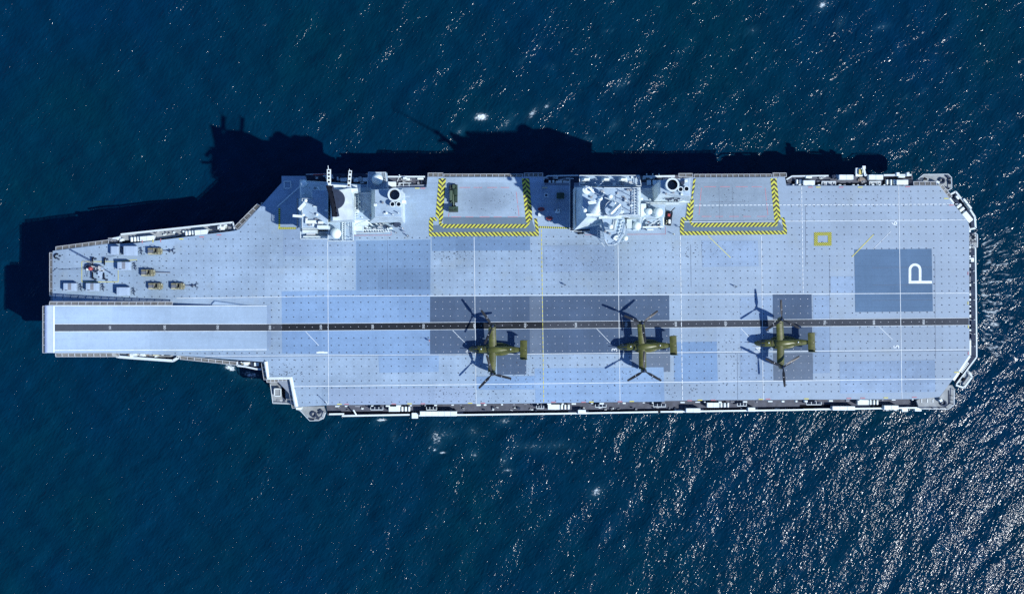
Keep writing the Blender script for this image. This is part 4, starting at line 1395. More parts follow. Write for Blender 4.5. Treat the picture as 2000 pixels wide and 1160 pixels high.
# yard arms with round lightening holes
for x0, x1, ya, yb, yt in ((638.5, 646, 331, 362, 324), (681, 687, 333.5, 369, 331)):
    m = MB()
    z = 45.4
    off = 0 if x0 < 660 else -3
    m.ppoly([(x0, ya), (x1, ya), (x1 + off, yb), (x0 + off, yb)], z - .5, z)
    y = m.build('yard_arm', 'white', isl1)
    for k in range(4):
        q = P((x0 + x1) / 2 + off * k / 3.4, ya + 3.5 + k * (yb - ya - 8) / 3.3, z + .004)
        MB().cyl(q, z - .45, z + .012, .32, n=14).build('lightening_hole', 'soot', y)
    m = MB()
    m.tube([P((x0 + x1) / 2 - 1, ya, z), P((x0 + x1) / 2 - 1.5, yt, z + 1.0)], .09, 5)
    m.build('yard_tip_pole', 'white', y)
m = MB()
m.frustum([(644, 361), (686, 364), (686, 368), (644, 366)], 44.2, [(645, 360.5), (684, 362.5), (684, 368), (646, 362.5)], 45.2)
m.frustum([(686, 366), (699, 368), (700, 378), (688, 378)], 36, [(676, 369), (698, 368), (699, 374), (680, 378)], 45.4)
m.build('mast_crosstree', 'white', isl1)
# dome platform towards the deck
pf = MB().ppoly([(641, 433), (689, 433), (691, 472), (640, 472)], 34.2, 35.0).build('radome_platform', 'roof', isl1)
MB().ppoly([(645, 434), (686, 434), (686, 455), (645, 455)], 24, 34.1).build('platform_support', 'island', isl1)
rail_path([(641, 434), (640.5, 471), (690, 471), (688.5, 434)], 35, isl1, w=.12)
radome(656, 456, 35, 1.55, isl1, 1.4)
m = MB()
for k in range(9):
    m.bar(P(668.5, 436 + k * 4, 35.3), P(674, 435 + k * 4, 35.3), .14, .14)
m.bar(P(668.5, 434, 35.5), P(668.5, 470, 35.5), .12, .3)
m.bar(P(674, 434, 35.5), P(674, 470, 35.5), .12, .3)
m.build('ladder_rack', 'white', isl1)
for x, y in ((681, 440), (684, 465)):
    p = P(x, y, 35)
    MB().cyl(p, 35, 36.3, .16, .1, 8).build('lamp_post', 'white', isl1)
# ladder and landings aft of the mast
m = MB()
for k in range(10):
    m.bar(P(694, 383 + k * 4.6, 35.4), P(700, 382 + k * 4.6, 35.4), .14, .14)
m.bar(P(694, 380, 35.8), P(694, 428, 35.8), .12, .2)
m.bar(P(700, 380, 35.8), P(700, 410, 35.8), .12, .2)
m.build('ladder_rack', 'white', isl1)
rail_path([(694, 424), (714, 424), (714, 432), (702, 436), (694, 440)], 32, isl1, w=.14)
locker(isl1, 690, 430, 718, 441, 31, 33, 'island', 'lower_house')
locker(isl1, 690, 436, 706, 451, 26, 31.5, 'island', 'lower_house')
# radome sponson over the starboard side
MB().ppoly([(719, 336), (753.5, 336), (756, 366), (757, 372), (714, 374), (716, 364)], 26, 30).build('radome_sponson', 'roof', isl1)
radome(737, 350.5, 30, 1.62, isl1, 1.2)
rail_path([(717, 366), (719.5, 337), (753, 337), (755.5, 365)], 30, isl1, w=.12)
m = MB()
for k in range(6):
    m.bar(P(745 + k * 1.5, 337, 30.05), P(746 + k * 1.6, 357, 30.05), .08, .06)
m.build('deck_grating', 'frame_grey', isl1)
# funnel block
MB().frustum([(722, 370), (786, 368), (787, 434), (721, 435)], 31, [(732.5, 371), (784.5, 371), (784.5, 424), (732.5, 424)], 43).build('funnel_house', 'island', isl1)
roof_sheet(isl1, [(733, 371.5), (784, 371.5), (784, 423.6), (733, 423.6)], 43.012)
stack(770.5, 380.5, 43, 46.2, 12.6, isl1)
stack(766.5, 399, 43, 44.6, 5.0, isl1)
stack(778.5, 399, 43, 44.6, 5.0, isl1)
locker(isl1, 749, 415, 755, 418.5, 43, 43.4, 'white', 'roof_hatch')
locker(isl1, 730, 398, 735.5, 403, 40, 43.5, 'white', 'roof_locker')
locker(isl1, 785, 391, 792, 397.5, 36, 39, 'white', 'vent_box')
for x, y in ((779, 417), (768, 420)):
    MB().cyl(P(x, y, 43), 43, 44.6, .16, .12, 8).build('lamp_post', 'white', isl1)
m = MB()
m.tube([P(786, 384, 38), P(800, 384, 38)], .06, 5)
m.build('whip_aerial', 'white', isl1)
# pipes, lockers and rails at the foot of the funnel
for k in range(20):
    x, y = 700 + k * 3.6 + random.uniform(-2, 2), random.uniform(434, 449)
    w, d = random.uniform(1.5, 6), random.uniform(1.2, 4)
    z = random.uniform(21.2, 25.5)
    locker(isl1, x, y, x + w, y + d, ZD, z, random.choice(('white', 'white', 'island', 'frame_grey', 'dark_grey')))
rail_path([(692, 455), (748, 454), (764, 452)], ZD, isl1, w=.15)
MB().pbox(690, 447, 714, 453, ZD, 21).build('equipment_rack', 'dark_grey', isl1)
m = MB()
for k in range(14):
    m.bar(P(692 + k * 5, 448, 21.5), P(695 + k * 5, 452.5, 21.5), .18, .3)
m.bar(P(690, 449, 22), P(748, 449, 22), .15, .15)
m.build('pipe_rack', 'white', isl1)
m = MB()
m.bar(P(706, 424, 35.5), P(727, 440, 30), .2, .2)
m.bar(P(765, 436, 23), P(779, 434, 23), .18, .18)
m.build('brace', 'white', isl1)
MB().pbox(770, 434, 780, 439, ZD, 25).build('vent_grille', 'dark_grey', isl1)
# raised coaming and hatch on the deck ahead of the bridge
m = MB()
for a, b in (((555, 354.5), (568, 354.5)), ((568, 354.5), (568, 368)), ((568, 368), (555, 368)), ((555, 368), (555, 354.5))):
    m.bar(P(*a, ZD + .15), P(*b, ZD + .15), .25, .3)
m.build('hatch_coaming', 'rail', ship)
m = MB()
m.bar(P(541, 404.5, ZD + .15), P(585, 365, ZD + .15), .3, .25)
m.build('deck_coaming', 'rail', ship)

# --- aft island
ai = MB()
ai.ppoly([(1121, 368), (1288, 368), (1346, 366), (1346, 395), (1300, 397), (1298, 424), (1218, 426), (1121, 447)], ZD, 31)
ai.frustum([(1121, 366), (1252, 366), (1252, 428), (1180, 430), (1121, 450), (1120, 418)], 31, [(1137.5, 366), (1249, 366), (1249, 421), (1184, 421), (1147, 423), (1137.5, 404)], 41)
ai.frustum([(1270, 368), (1348, 347), (1348, 396), (1274, 398)], 29, [(1290, 352), (1347.5, 347.5), (1347.5, 383.5), (1290, 377)], 42)
isl2 = ai.build('aft_island', 'island', ship)
roof_sheet(isl2, [(1138, 366.5), (1248.5, 366.5), (1248.5, 420.5), (1184, 420.5), (1147, 422), (1138, 404)], 41.012)
roof_sheet(isl2, [(1252, 369), (1273, 369), (1277, 398), (1299.5, 398), (1297.5, 423.5), (1252, 425)], 31.012)
roof_sheet(isl2, [(1290.5, 352.5), (1347, 348), (1347, 383), (1290.5, 376.5)], 42.012)
# front walkway
MB().ppoly([(1113, 348), (1121, 348), (1121, 450), (1113, 450)], 26, 26.6).build('front_walkway', 'dark_grey', isl2)
rail_path([(1113, 450), (1113, 349), (1120, 349)], 26.6, isl2, w=.14)
rail_path([(1113, 451), (1130, 452.5), (1152, 452)], 26.6, isl2, w=.14)
MB().ppoly([(1121, 449), (1152, 447), (1152, 453), (1121, 454)], 26, 26.6).build('front_walkway', 'dark_grey', isl2)
windows(isl2, P(1119.5, 448, 33), P(1119.5, 372, 33), 32.6, 34.2, 14, -.2)
# starboard gallery deck with fairings
MB().ppoly([(1132, 343), (1249, 343), (1252, 362), (1132, 362)], 35, 35.8).build('starboard_platform', 'roof', isl2)
MB().ppoly([(1140, 345), (1246, 345), (1246, 366), (1140, 366)], 24, 34.9).build('platform_support', 'island', isl2)
rail_path([(1132, 362), (1132, 343), (1249, 343), (1252, 361)], 35.8, isl2, w=.16)
rail_path([(1133, 363.5), (1252, 363.5)], 35.8, isl2, w=.16)
for x in (1144, 1183, 1216):
    o = MB()
    o.frustum([(x - 8, 347), (x + 8, 347), (x + 10, 356), (x - 10, 356)], 35.8, [(x - 5, 348.5), (x + 5, 348.5), (x + 6, 353), (x - 6, 353)], 37.6)
    o.build('fairing', 'white', isl2)
    radome(x - 2, 350.5, 37.6, .42, isl2, .3)
m = MB()
m.bar(P(1161, 356, 38), P(1170, 363, 38), .2, .2)
m.bar(P(1178, 355, 38), P(1160, 372, 41), .2, .2)
m.build('brace', 'white', isl2)
rail_path([(1247, 345), (1243, 345), (1243, 360)], 35.8, isl2, w=.16)
# conical mast with the tall pole
c = P(1160, 410, 41)
tip = P(1171.5, 388, 52)
m = MB()
rings = []
for u, r in ((0, 1.9), (.25, 1.3), (.5, .85), (.75, .55), (1, .42)):
    q = Vector((c.x, c.y, 41)).lerp(Vector((tip.x, tip.y, 52)), u)
    rings.append([(q.x + r * math.cos(a), q.y + r * math.sin(a), q.z) for a in [6.2832 * i / 14 for i in range(14)]])
m.loft(rings)
m.build('mast', 'white', isl2, True)
MB().ball((tip.x, tip.y, 52.6), .72).build('mast_ball', 'radome', isl2, True, 80)
MB().tube([(tip.x, tip.y, 53), (tip.x, tip.y, 68)], .26, 8, r2=.12).build('pole_mast', 'white', isl2, True)
m = MB()
q = Vector((c.x, c.y, 41)).lerp(Vector((tip.x, tip.y, 52)), .72)
m.box((q.x - 1.6, q.y - .2, q.z), (2.3, .8, .4), .1)
m.box((q.x - .6, q.y + .5, q.z + 1), (1.2, .6, .5), .8)
m.tube([(q.x, q.y, q.z), (q.x - 2.6, q.y - .6, q.z + .3)], .14, 6)
m.build('mast_bracket', 'white', isl2)
MB().ball(P(1142, 411, 43.2), .62).build('sensor_ball', 'white', isl2, True, 80)
MB().pbox(1145, 417.5, 1172, 421, 41, 42.2).build('mast_foot', 'white', isl2)
rail_path([(1146, 421), (1172, 421), (1172, 402), (1164, 400)], 41, isl2, w=.14)
radome(1192, 384, 41, .68, isl2, 4.0)
m = MB()
m.tube([P(1181, 386, 44), P(1205, 396, 45)], .14, 6)
m.tube([P(1196, 390, 43), P(1202, 397, 46)], .25, 6)
m.build('brace', 'white', isl2)
# drum and curved pipe forward
m = MB()
dc = P(1145.5, 371, 43)
m.lathe(dc, [(1.25, 41), (1.25, 42.6), (1.1, 42.9), (.01, 43.0)], 24, True)
m.build('sensor_drum', 'radome', isl2, True, 40)
m = MB()
m.tube([P(1144, 368.5, 44), P(1147.5, 365.5, 44.6), P(1151, 366, 44.8), P(1153.5, 370, 44.6), P(1157, 374, 44), P(1160, 376, 43)], .26, 8)
m.ball(P(1144, 368.5, 44), .42)
m.tube([P(1155, 365, 43), P(1156, 372, 43)], .13, 6)
m.build('curved_pipe', 'white', isl2, True, 60)
# radar platform
rc = P(1197.5, 408, 43)
m = MB()
m.cyl(rc, 41, 42.4, 1.6, 1.3, 20)
m.cyl(rc, 42.4, 42.7, 2.3, 2.3, 32)
rp = m.build('radar_platform', 'roof', isl2, True)
m = MB()
ring = [(rc.x + 2.3 * math.cos(a), rc.y + 2.3 * math.sin(a), 43.7) for a in [6.2832 * i / 28 for i in range(28)]]
m.tube(ring, .07, 5, True)
for q in ring[::1]:
    m.bar(q, (q[0], q[1], 42.6), .07, .07)
m.build('railing', 'rail', isl2)
m = MB()
m.cyl(rc, 42.7, 44.2, .5, .4, 14)
M3 = Matrix.Rotation(R(45), 3, 'Z') @ Matrix.Rotation(R(24), 3, 'X')
m.box((rc.x + .2, rc.y - .1, 45.3), (3.9, .6, 1.9), M=M3)
o = m.build('radar_panel', 'white', isl2)
mod = o.modifiers.new('bevel', 'BEVEL')
mod.width, mod.segments = .15, 2
# flying control position over the deck
fly_px = [(1172, 426), (1219, 426), (1224, 437), (1219, 458), (1208, 475), (1200, 480), (1187, 480), (1181, 466)]
fm = MB()
bot = [P(x, y, 35) for x, y in fly_px]
cc = sum((Vector(b.xy) for b in bot), Vector((0, 0))) / len(bot)
rings = []
for z, k in ((29.5, .86), (31.5, .9), (32.0, .97), (34.4, 1.0), (35.0, 1.0)):
    rings.append([(cc.x + (b.x - cc.x) * k, cc.y + (b.y - cc.y) * k + (1 - k) * 3.5, z) for b in bot])
fm.loft(rings)
fly = fm.build('flying_control_room', 'island', isl2)
roof_sheet(isl2, fly_px, 35.012)
for i in range(1, 7):
    a, b = bot[i], bot[i + 1]
    n = max(2, int((b - a).length / 1.1))
    windows(isl2, Vector((cc.x + (b.x - cc.x) * .99, cc.y + (b.y - cc.y) * .99, 0)), Vector((cc.x + (a.x - cc.x) * .99, cc.y + (a.y - cc.y) * .99, 0)), 32.4, 34.1, n, -.02)
up = MB().ppoly([(1176, 428), (1206, 428), (1201, 451), (1183, 451)], 35, 36.0).build('upper_roof', 'island', isl2)
roof_sheet(isl2, [(1176.5, 428.5), (1205.5, 428.5), (1200.5, 450.5), (1183.5, 450.5)], 36.012)
radome(1192.5, 443, 36, .72, isl2, .8)
rail_path([(1183, 450), (1200.5, 450), (1205, 429)], 36, isl2, w=.12)
rail_path([(1181, 467), (1187, 479), (1200, 479), (1208, 474.5), (1219, 457), (1223.5, 437)], 35, isl2, w=.12)
m = MB()
for k in range(6):
    m.bar(P(1213 - k * 1.6, 432 + k * 7, 35.6), P(1218 - k * 1.8, 431 + k * 7, 35.6), .16, .5)
m.bar(P(1214, 430, 35.5), P(1204, 474, 35.5), .1, .1)
m.build('pipe_rack', 'white', isl2)
m = MB()
for k in range(5):
    m.bar(P(1198 + k * 1.4, 431, 36.1), P(1195.5 + k * 1.2, 449, 36.1), .1, .1)
m.build('deck_grating', 'white', isl2)
MB().frustum([(1173, 436), (1184, 436), (1186, 472), (1180, 464)], 22, [(1176, 432), (1184, 432), (1189, 474), (1181, 464)], 31).build('support_strut', 'island', isl2)
m = MB()
m.bar(P(1166, 438, 30), P(1167, 464, 30), .12, .12)
m.bar(P(1167, 464, 30), P(1181, 482, 30), .14, .14)
for k in range(6):
    m.bar(P(1167, 440 + k * 5, 30), P(1175 + k, 440 + k * 5.4, 31), .09, .09)
m.build('walkway_frame', 'rail', isl2)
rail_path([(1180, 421.5), (1218, 421.5), (1230, 425)], 41, isl2, w=.2)
MB().pbox(1170, 420, 1214, 427, 34, 38.5).build('link_house', 'island', isl2)
# domes
radome(1243.5, 441, 31, 1.18, isl2, 2.2, rb=1.1)
radome(1267.5, 413.5, 31, .98, isl2, 3.4, rb=.8)
radome(1285.5, 414.5, 31, 1.38, isl2, 3.0, rb=1.35)
radome(1221.5, 465.5, 24, .78, isl2, 6.5, rb=.5)
locker(isl2, 1224, 428, 1234, 446, 31, 35.5, 'island', 'lower_house')
rail_path([(1237, 449), (1246, 450), (1252, 444), (1252, 425)], 31, isl2, w=.14)
MB().ppoly([(1222, 426), (1253, 426), (1253, 446), (1247, 452), (1225, 452)], 30.2, 31).build('dome_platform', 'roof', isl2)
MB().ppoly([(1252, 398), (1262, 398), (1262, 420), (1252, 424)], 31, 35).build('lower_house', 'island', isl2)
# roof rails and ladders that throw the long thin shadows
rail_path([(1180, 367), (1248, 367), (1248.5, 420), (1210, 420.5)], 41, isl2, w=.14)
m = MB()
for k in range(9):
    m.bar(P(1239, 372 + k * 5.6, 41.6), P(1247, 371 + k * 5.6, 41.6), .16, .16)
m.bar(P(1239, 368, 42), P(1239, 420, 42), .13, .3)
m.bar(P(1246, 368, 42), P(1246, 420, 42), .13, .3)
m.build('ladder_rack', 'white', isl2)
m = MB()
for x, y, h in ((1234, 385, 5.0), (1226, 397, 4.2), (1245, 374, 4.0), (1230, 412, 4.5)):
    p = P(x, y, 41)
    m.tube([(p.x, p.y, 41), (p.x, p.y, 41 + h)], .09, 5)
    m.tube([(p.x - .9, p.y, 41 + h * .7), (p.x + .9, p.y, 41 + h * .7)], .06, 4)
    m.tube([(p.x, p.y - .9, 41 + h * .9), (p.x, p.y + .9, 41 + h * .9)], .06, 4)
m.build('pole_aerial', 'frame_grey', isl2)
# funnel
stack(1313.5, 361, 42, 45.2, 12.6, isl2)
stack(1329.5, 370, 42, 43.5, 5.0, isl2)
stack(1341, 369, 42, 43.5, 5.0, isl2)
locker(isl2, 1337, 351, 1343, 356, 42, 43.2, 'white', 'roof_locker')
MB().cyl(P(1333, 358, 43), 42, 43.6, .6, .5, 12).build('vent_cowl', 'dark_grey', isl2, True)
m = MB()
for k in range(7):
    p = P(1302 + k * 4, 389 + random.uniform(-2, 2), 36)
    m.box((p.x, p.y, 36), (.7, .5, .5), k)
m.build('wall_fitting', 'dark_grey', isl2)
rail_path([(1261, 396), (1328, 396), (1345, 387)], 31, isl2, w=.16)
rail_path([(1262, 399), (1326, 399)], 31, isl2, w=.16)
m = MB()
m.bar(P(1267, 441, 24), P(1289, 428, 26), .35, .35)
m.bar(P(1295, 417, 24), P(1296, 443, 24), .4, .4)
m.bar(P(1255, 444, 24), P(1297, 443, 24), .4, .4)
m.bar(P(1256, 430, 30), P(1264, 420, 31), .3, .3)
m.build('brace', 'white', isl2)
MB().ppoly([(1253, 425), (1297, 425), (1297, 446), (1255, 448)], ZD, 22.5).build('lower_house', 'roof', isl2)
for k in range(18):
    x, y = random.uniform(1254, 1294), random.uniform(432, 446)
    locker(isl2, x, y, x + random.uniform(1.2, 4), y + random.uniform(1, 2.5), 22.4, random.uniform(22.8, 24), random.choice(('white', 'frame_grey', 'dark_grey', 'dark_grey', 'red')))
locker(isl2, 1264, 446.5, 1276, 450, ZD, 21.4, 'white')

# ------------------------------------------------------------------ tiltrotor aircraft
def superloft(secs, n=18, e=2.6):
    rings = []
    for x, hw, zb, zt in secs:
        zc, hz = (zb + zt) / 2, (zt - zb) / 2
        r = []
        for k in range(n):
            a = 2 * math.pi * k / n
            c, s = math.cos(a), math.sin(a)
            r.append((x, hw * math.copysign(abs(c) ** (2 / e), c), zc + hz * math.copysign(abs(s) ** (2 / e), s)))
        rings.append(r)
    return rings
BLADE = None
def make_blade():
    m = MB()
    rings = []
    for u, ch, tw, th in ((.5, .28, 40, .26), (1.1, .55, 34, .2), (1.9, .86, 24, .15), (3.2, .80, 14, .11), (4.6, .70, 6, .085), (5.55, .60, 1, .065), (5.78, .5, 0, .03)):
        t = R(tw)
        z = .02 * u
        r = []
        for a, b in ((-.5, 0), (-.2, .5), (.2, .45), (.5, 0), (.2, -.45), (-.2, -.5)):
            yy, zz = a * ch, b * th
            r.append((u, yy * math.cos(t) - zz * math.sin(t), z + yy * math.sin(t) + zz * math.cos(t)))
        rings.append(r)
    return m.loft(rings)
def make_tiltrotor(label, px_, py_, rz, ang_top, ang_bot, tilt=0.0):
    c = P(px_, py_, ZD + 6.6)
    root = empty('tiltrotor_aircraft', (c.x, c.y, ZD + .075), rz)
    tag(root, label, 'aircraft', 'tiltrotor aircraft parked on the deck')
    f = MB()
    f.loft(superloft([(-7.35, .08, 1.75, 1.9), (-7.15, .34, 1.4, 2.15), (-6.7, .62, 1.05, 2.5), (-6.0, .86, .8, 2.95), (-5.2, 1.0, .65, 3.35), (-4.3, 1.1, .55, 3.62), (-3.0, 1.15, .5, 3.75), (0, 1.17, .5, 3.8), (3.2, 1.17, .5, 3.8), (4.2, 1.14, .7, 3.8), (5.3, 1.06, 1.35, 3.8), (6.8, .88, 2.15, 3.78), (8.2, .62, 2.75, 3.74), (9.4, .36, 3.1, 3.68), (9.9, .12, 3.3, 3.6)]))
    fus = f.build('fuselage', 'olive', root, True, 50)
    # cockpit glazing
    g = MB()
    for s in (-1, 1):
        g.add([(-6.55, .12 * s, 2.62), (-5.35, .16 * s, 3.33), (-5.3, .72 * s, 3.08), (-6.4, .52 * s, 2.42)], [(0, 1, 2, 3)])
        g.add([(-6.3, .66 * s, 2.35), (-5.2, .86 * s, 3.0), (-4.6, .95 * s, 3.05), (-4.7, 1.09 * s, 2.3), (-6.1, .86 * s, 2.0)], [(0, 1, 2, 3, 4)])
        g.add([(-5.2, .2 * s, 3.44), (-4.5, .2 * s, 3.64), (-4.5, .7 * s, 3.42), (-5.2, .7 * s, 3.2)], [(0, 1, 2, 3)])
    g.v = [(x, y * 1.03, z + .045) for x, y, z in g.v]
    g.build('windscreen', 'glass', root)
    g = MB()
    g.lathe((0, 0), [(.01, 0), (.36, .12), (.3, .42), (.05, .6)], 14)
    o = g.build('nose_sensor', 'dark_grey', root, True)
    o.location = (-6.75, .1, .7)
    MB().tube([(-6.2, -.75, 1.9), (-7.1, -.78, 2.05), (-7.9, -.78, 2.05)], .09, 6).build('refuelling_probe', 'grey', root, True)
    # side sponsons
    for s in (-1, 1):
        sp = MB()
        sp.loft([[(x, y + s * yo, z) for x, y, z in r] for r, yo in zip(superloft([(-2.2, .1, .9, 1.2), (-1.4, .5, .6, 1.6), (0, .62, .5, 1.8), (2.6, .62, .5, 1.85), (4.0, .45, .7, 1.75), (5.2, .12, 1.2, 1.5)], 12), (1.1, 1.25, 1.35, 1.35, 1.25, 1.0))])
        sp.build('sponson', 'olive', root, True, 50)
    # wing with flaps, slight forward sweep and dihedral
    w = MB()
    rings = []
    for y in (-6.6, -3.3, -1.1, 1.1, 3.3, 6.6):
        d, sw = abs(y) * .05, -abs(y) * .035
        r = []
        for u, t in ((-1.1, .0), (-.9, .2), (-.35, .3), (.25, .24), (.72, .08), (.72, -.03), (.2, -.16), (-.8, -.14)):
            r.append((u + sw, y, 4.05 + d + t))
        rings.append(r)
    w.loft(rings)
    w.build('wing', 'olive', root, True, 35)
    for s in (-1, 1):
        fl = MB()
        fl.add([(.70, s * 1.3, 4.2), (.52, s * 6.4, 4.45), (.92, s * 6.4, 4.2), (1.12, s * 1.3, 3.94), (.70, s * 1.3, 4.08), (.52, s * 6.4, 4.33), (.9, s * 6.4, 4.12), (1.1, s * 1.3, 3.86)], [(0, 1, 2, 3), (7, 6, 5, 4), (0, 4, 5, 1), (1, 5, 6, 2), (2, 6, 7, 3), (3, 7, 4, 0)])
        fl.build('flap', 'olive', root)
    h = MB()
    h.loft(superloft([(-1.7, .2, 3.6, 3.9), (-1.3, .75, 3.5, 4.4), (-.2, .95, 3.4, 4.62), (1.4, .9, 3.4, 4.58), (2.6, .7, 3.5, 4.3), (4.2, .2, 3.6, 3.9)], 14))
    h.build('wing_fairing', 'olive', root, True, 50)
    # tail
    t = MB()
    rings = []
    for y in (-2.75, -1.0, 1.0, 2.75):
        rings.append([(u, y, 4.05 + q) for u, q in ((8.15, 0), (8.5, .12), (9.3, .13), (10.25, .02), (9.3, -.1), (8.5, -.1))])
    t.loft(rings)
    t.build('tailplane', 'olive', root, True, 35)
    MB().loft(superloft([(7.6, .3, 3.4, 3.7), (8.4, .42, 3.4, 4.12), (9.8, .36, 3.3, 4.16), (10.1, .1, 3.6, 4.0)], 10)).build('tail_fairing', 'olive', root, True, 50)
    for s in (-1, 1):
        v = MB()
        rings = []
        for z, x0, x1 in ((2.75, 8.6, 10.2), (3.6, 8.25, 10.4), (4.3, 8.2, 10.45), (5.3, 8.9, 10.5)):
            rings.append([(x0, s * 2.8, z), (x0 + .5, s * 2.8 + .1, z), (x1, s * 2.8 + .02, z), (x1, s * 2.8 - .02, z), (x0 + .5, s * 2.8 - .1, z)])
        v.loft(rings)
        v.build('tail_fin', 'olive', root, True, 35)
    for x, z in ((-3.4, 3.76), (5.35, 3.82)):
        MB().lathe((x, .12), [(.2, z - .05), (.2, z + .1), (.12, z + .2), (.01, z + .22)], 10).build('beacon_light', 'white', root, True)
    m = MB()
    m.box((5.0, -.4, 3.86), (.5, .16, .2))
    m.box((2.8, .0, 3.9), (.35, .35, .12))
    m.box((-2.4, .2, 3.78), (.3, .9, .06))
    m.build('blade_aerial', 'olive_dark', root)
    # landing gear
    for x, y, r in ((-4.6, .2, .3), (-4.6, -.2, .3), (2.2, 1.45, .42), (2.2, 1.85, .42), (2.2, -1.45, .42), (2.2, -1.85, .42)):
        wl = MB()
        rings = []
        for yy, k in ((-.12, .75), (-.09, 1), (.09, 1), (.12, .75)):
            rings.append([(x + r * k * math.cos(a), y + yy, r + r * k * math.sin(a)) for a in [6.2832 * i / 14 for i in range(14)]])
        wl.loft(rings)
        wl.build('wheel', 'rubber', root, True)
    m = MB()
    m.tube([(-4.6, 0, .3), (-4.6, 0, 1.0)], .1, 6)
    m.tube([(2.2, 1.65, .4), (2.2, 1.4, 1.0)], .12, 6)
    m.tube([(2.2, -1.65, .4), (2.2, -1.4, 1.0)], .12, 6)
    m.build('undercarriage_leg', 'grey', root)
    # nacelles with proprotors
    global BLADE
    for s, ang in ((1, ang_top), (-1, ang_bot)):
        nb = MB()
        rings = []
        for z, rx_, ry_, dx in ((1.7, .35, .35, .45), (2.0, .55, .5, .42), (2.9, .72, .6, .3), (4.0, .92, .68, .1), (4.9, .85, .64, .02), (5.7, .6, .55, 0), (6.15, .42, .42, 0)):
            rings.append([(dx + rx_ * math.cos(a), s * 7.05 + ry_ * math.sin(a), z) for a in [6.2832 * i / 18 for i in range(18)]])
        nb.loft(rings)
        nac = nb.build('nacelle', 'olive', root, True, 60)
        if tilt:
            nac.rotation_euler = (0, 0, 0)
        cb = MB()
        cb.lathe((0, s * 7.05), [(.52, 5.72), (.5, 6.0), (.46, 6.2)], 16)
        cb.box((.55, s * 7.05, 5.2), (.5, .5, .9))
        cb.build('hub_cowl', 'olive_dark', nac, True)
        sp = MB()
        sp.lathe((0, s * 7.05), [(.4, 6.15), (.44, 6.4), (.36, 6.75), (.18, 7.0), (.02, 7.08)], 16)
        sp.build('spinner', 'dark_grey', nac, True)
        hb = MB()
        for k in range(3):
            a = R(ang + 120 * k)
            hb.bar((.25 * math.cos(a), s * 7.05 + .25 * math.sin(a), 6.5), (.95 * math.cos(a), s * 7.05 + .95 * math.sin(a), 6.53), .34, .3)
        hb.build('rotor_hub', 'black', nac)
        for k in range(3):
            if BLADE is None:
                bo = make_blade().build('rotor_blade', 'black_blade', nac, True, 30)
                BLADE = bo.data
            else:
                bo = bpy.data.objects.new('rotor_blade', BLADE)
                COL.objects.link(bo)
                bo.parent = nac
            bo.location = (0, s * 7.05, 6.5)
            bo.rotation_euler = (0, 0, R(ang + 120 * k))
            tm = MB()
            tm.box((2.9, 0, .12), (.12, .55, .03))
            tb_ = tm.build('blade_band', 'dot_pale', nac)
            tb_.location = (0, s * 7.05, 6.5)
            tb_.rotation_euler = (0, 0, R(ang + 120 * k))
    return root
paint('black_blade', (0.02, 0.022, 0.024), 0.35, 0.15, 0.6)
make_tiltrotor('olive tiltrotor aircraft with its rear on the dark grey patch beside the yellow dashed line', 961.8, 683.5, R(-.4), 126, 107)
make_tiltrotor('olive tiltrotor aircraft parked just behind the painted number 3', 1256.5, 677.5, R(2.2), 36, 88)
make_tiltrotor('olive tiltrotor aircraft standing over the short upright dark patch, closest to the letter P', 1528.5, 670.5, R(1.4), 92, 33)

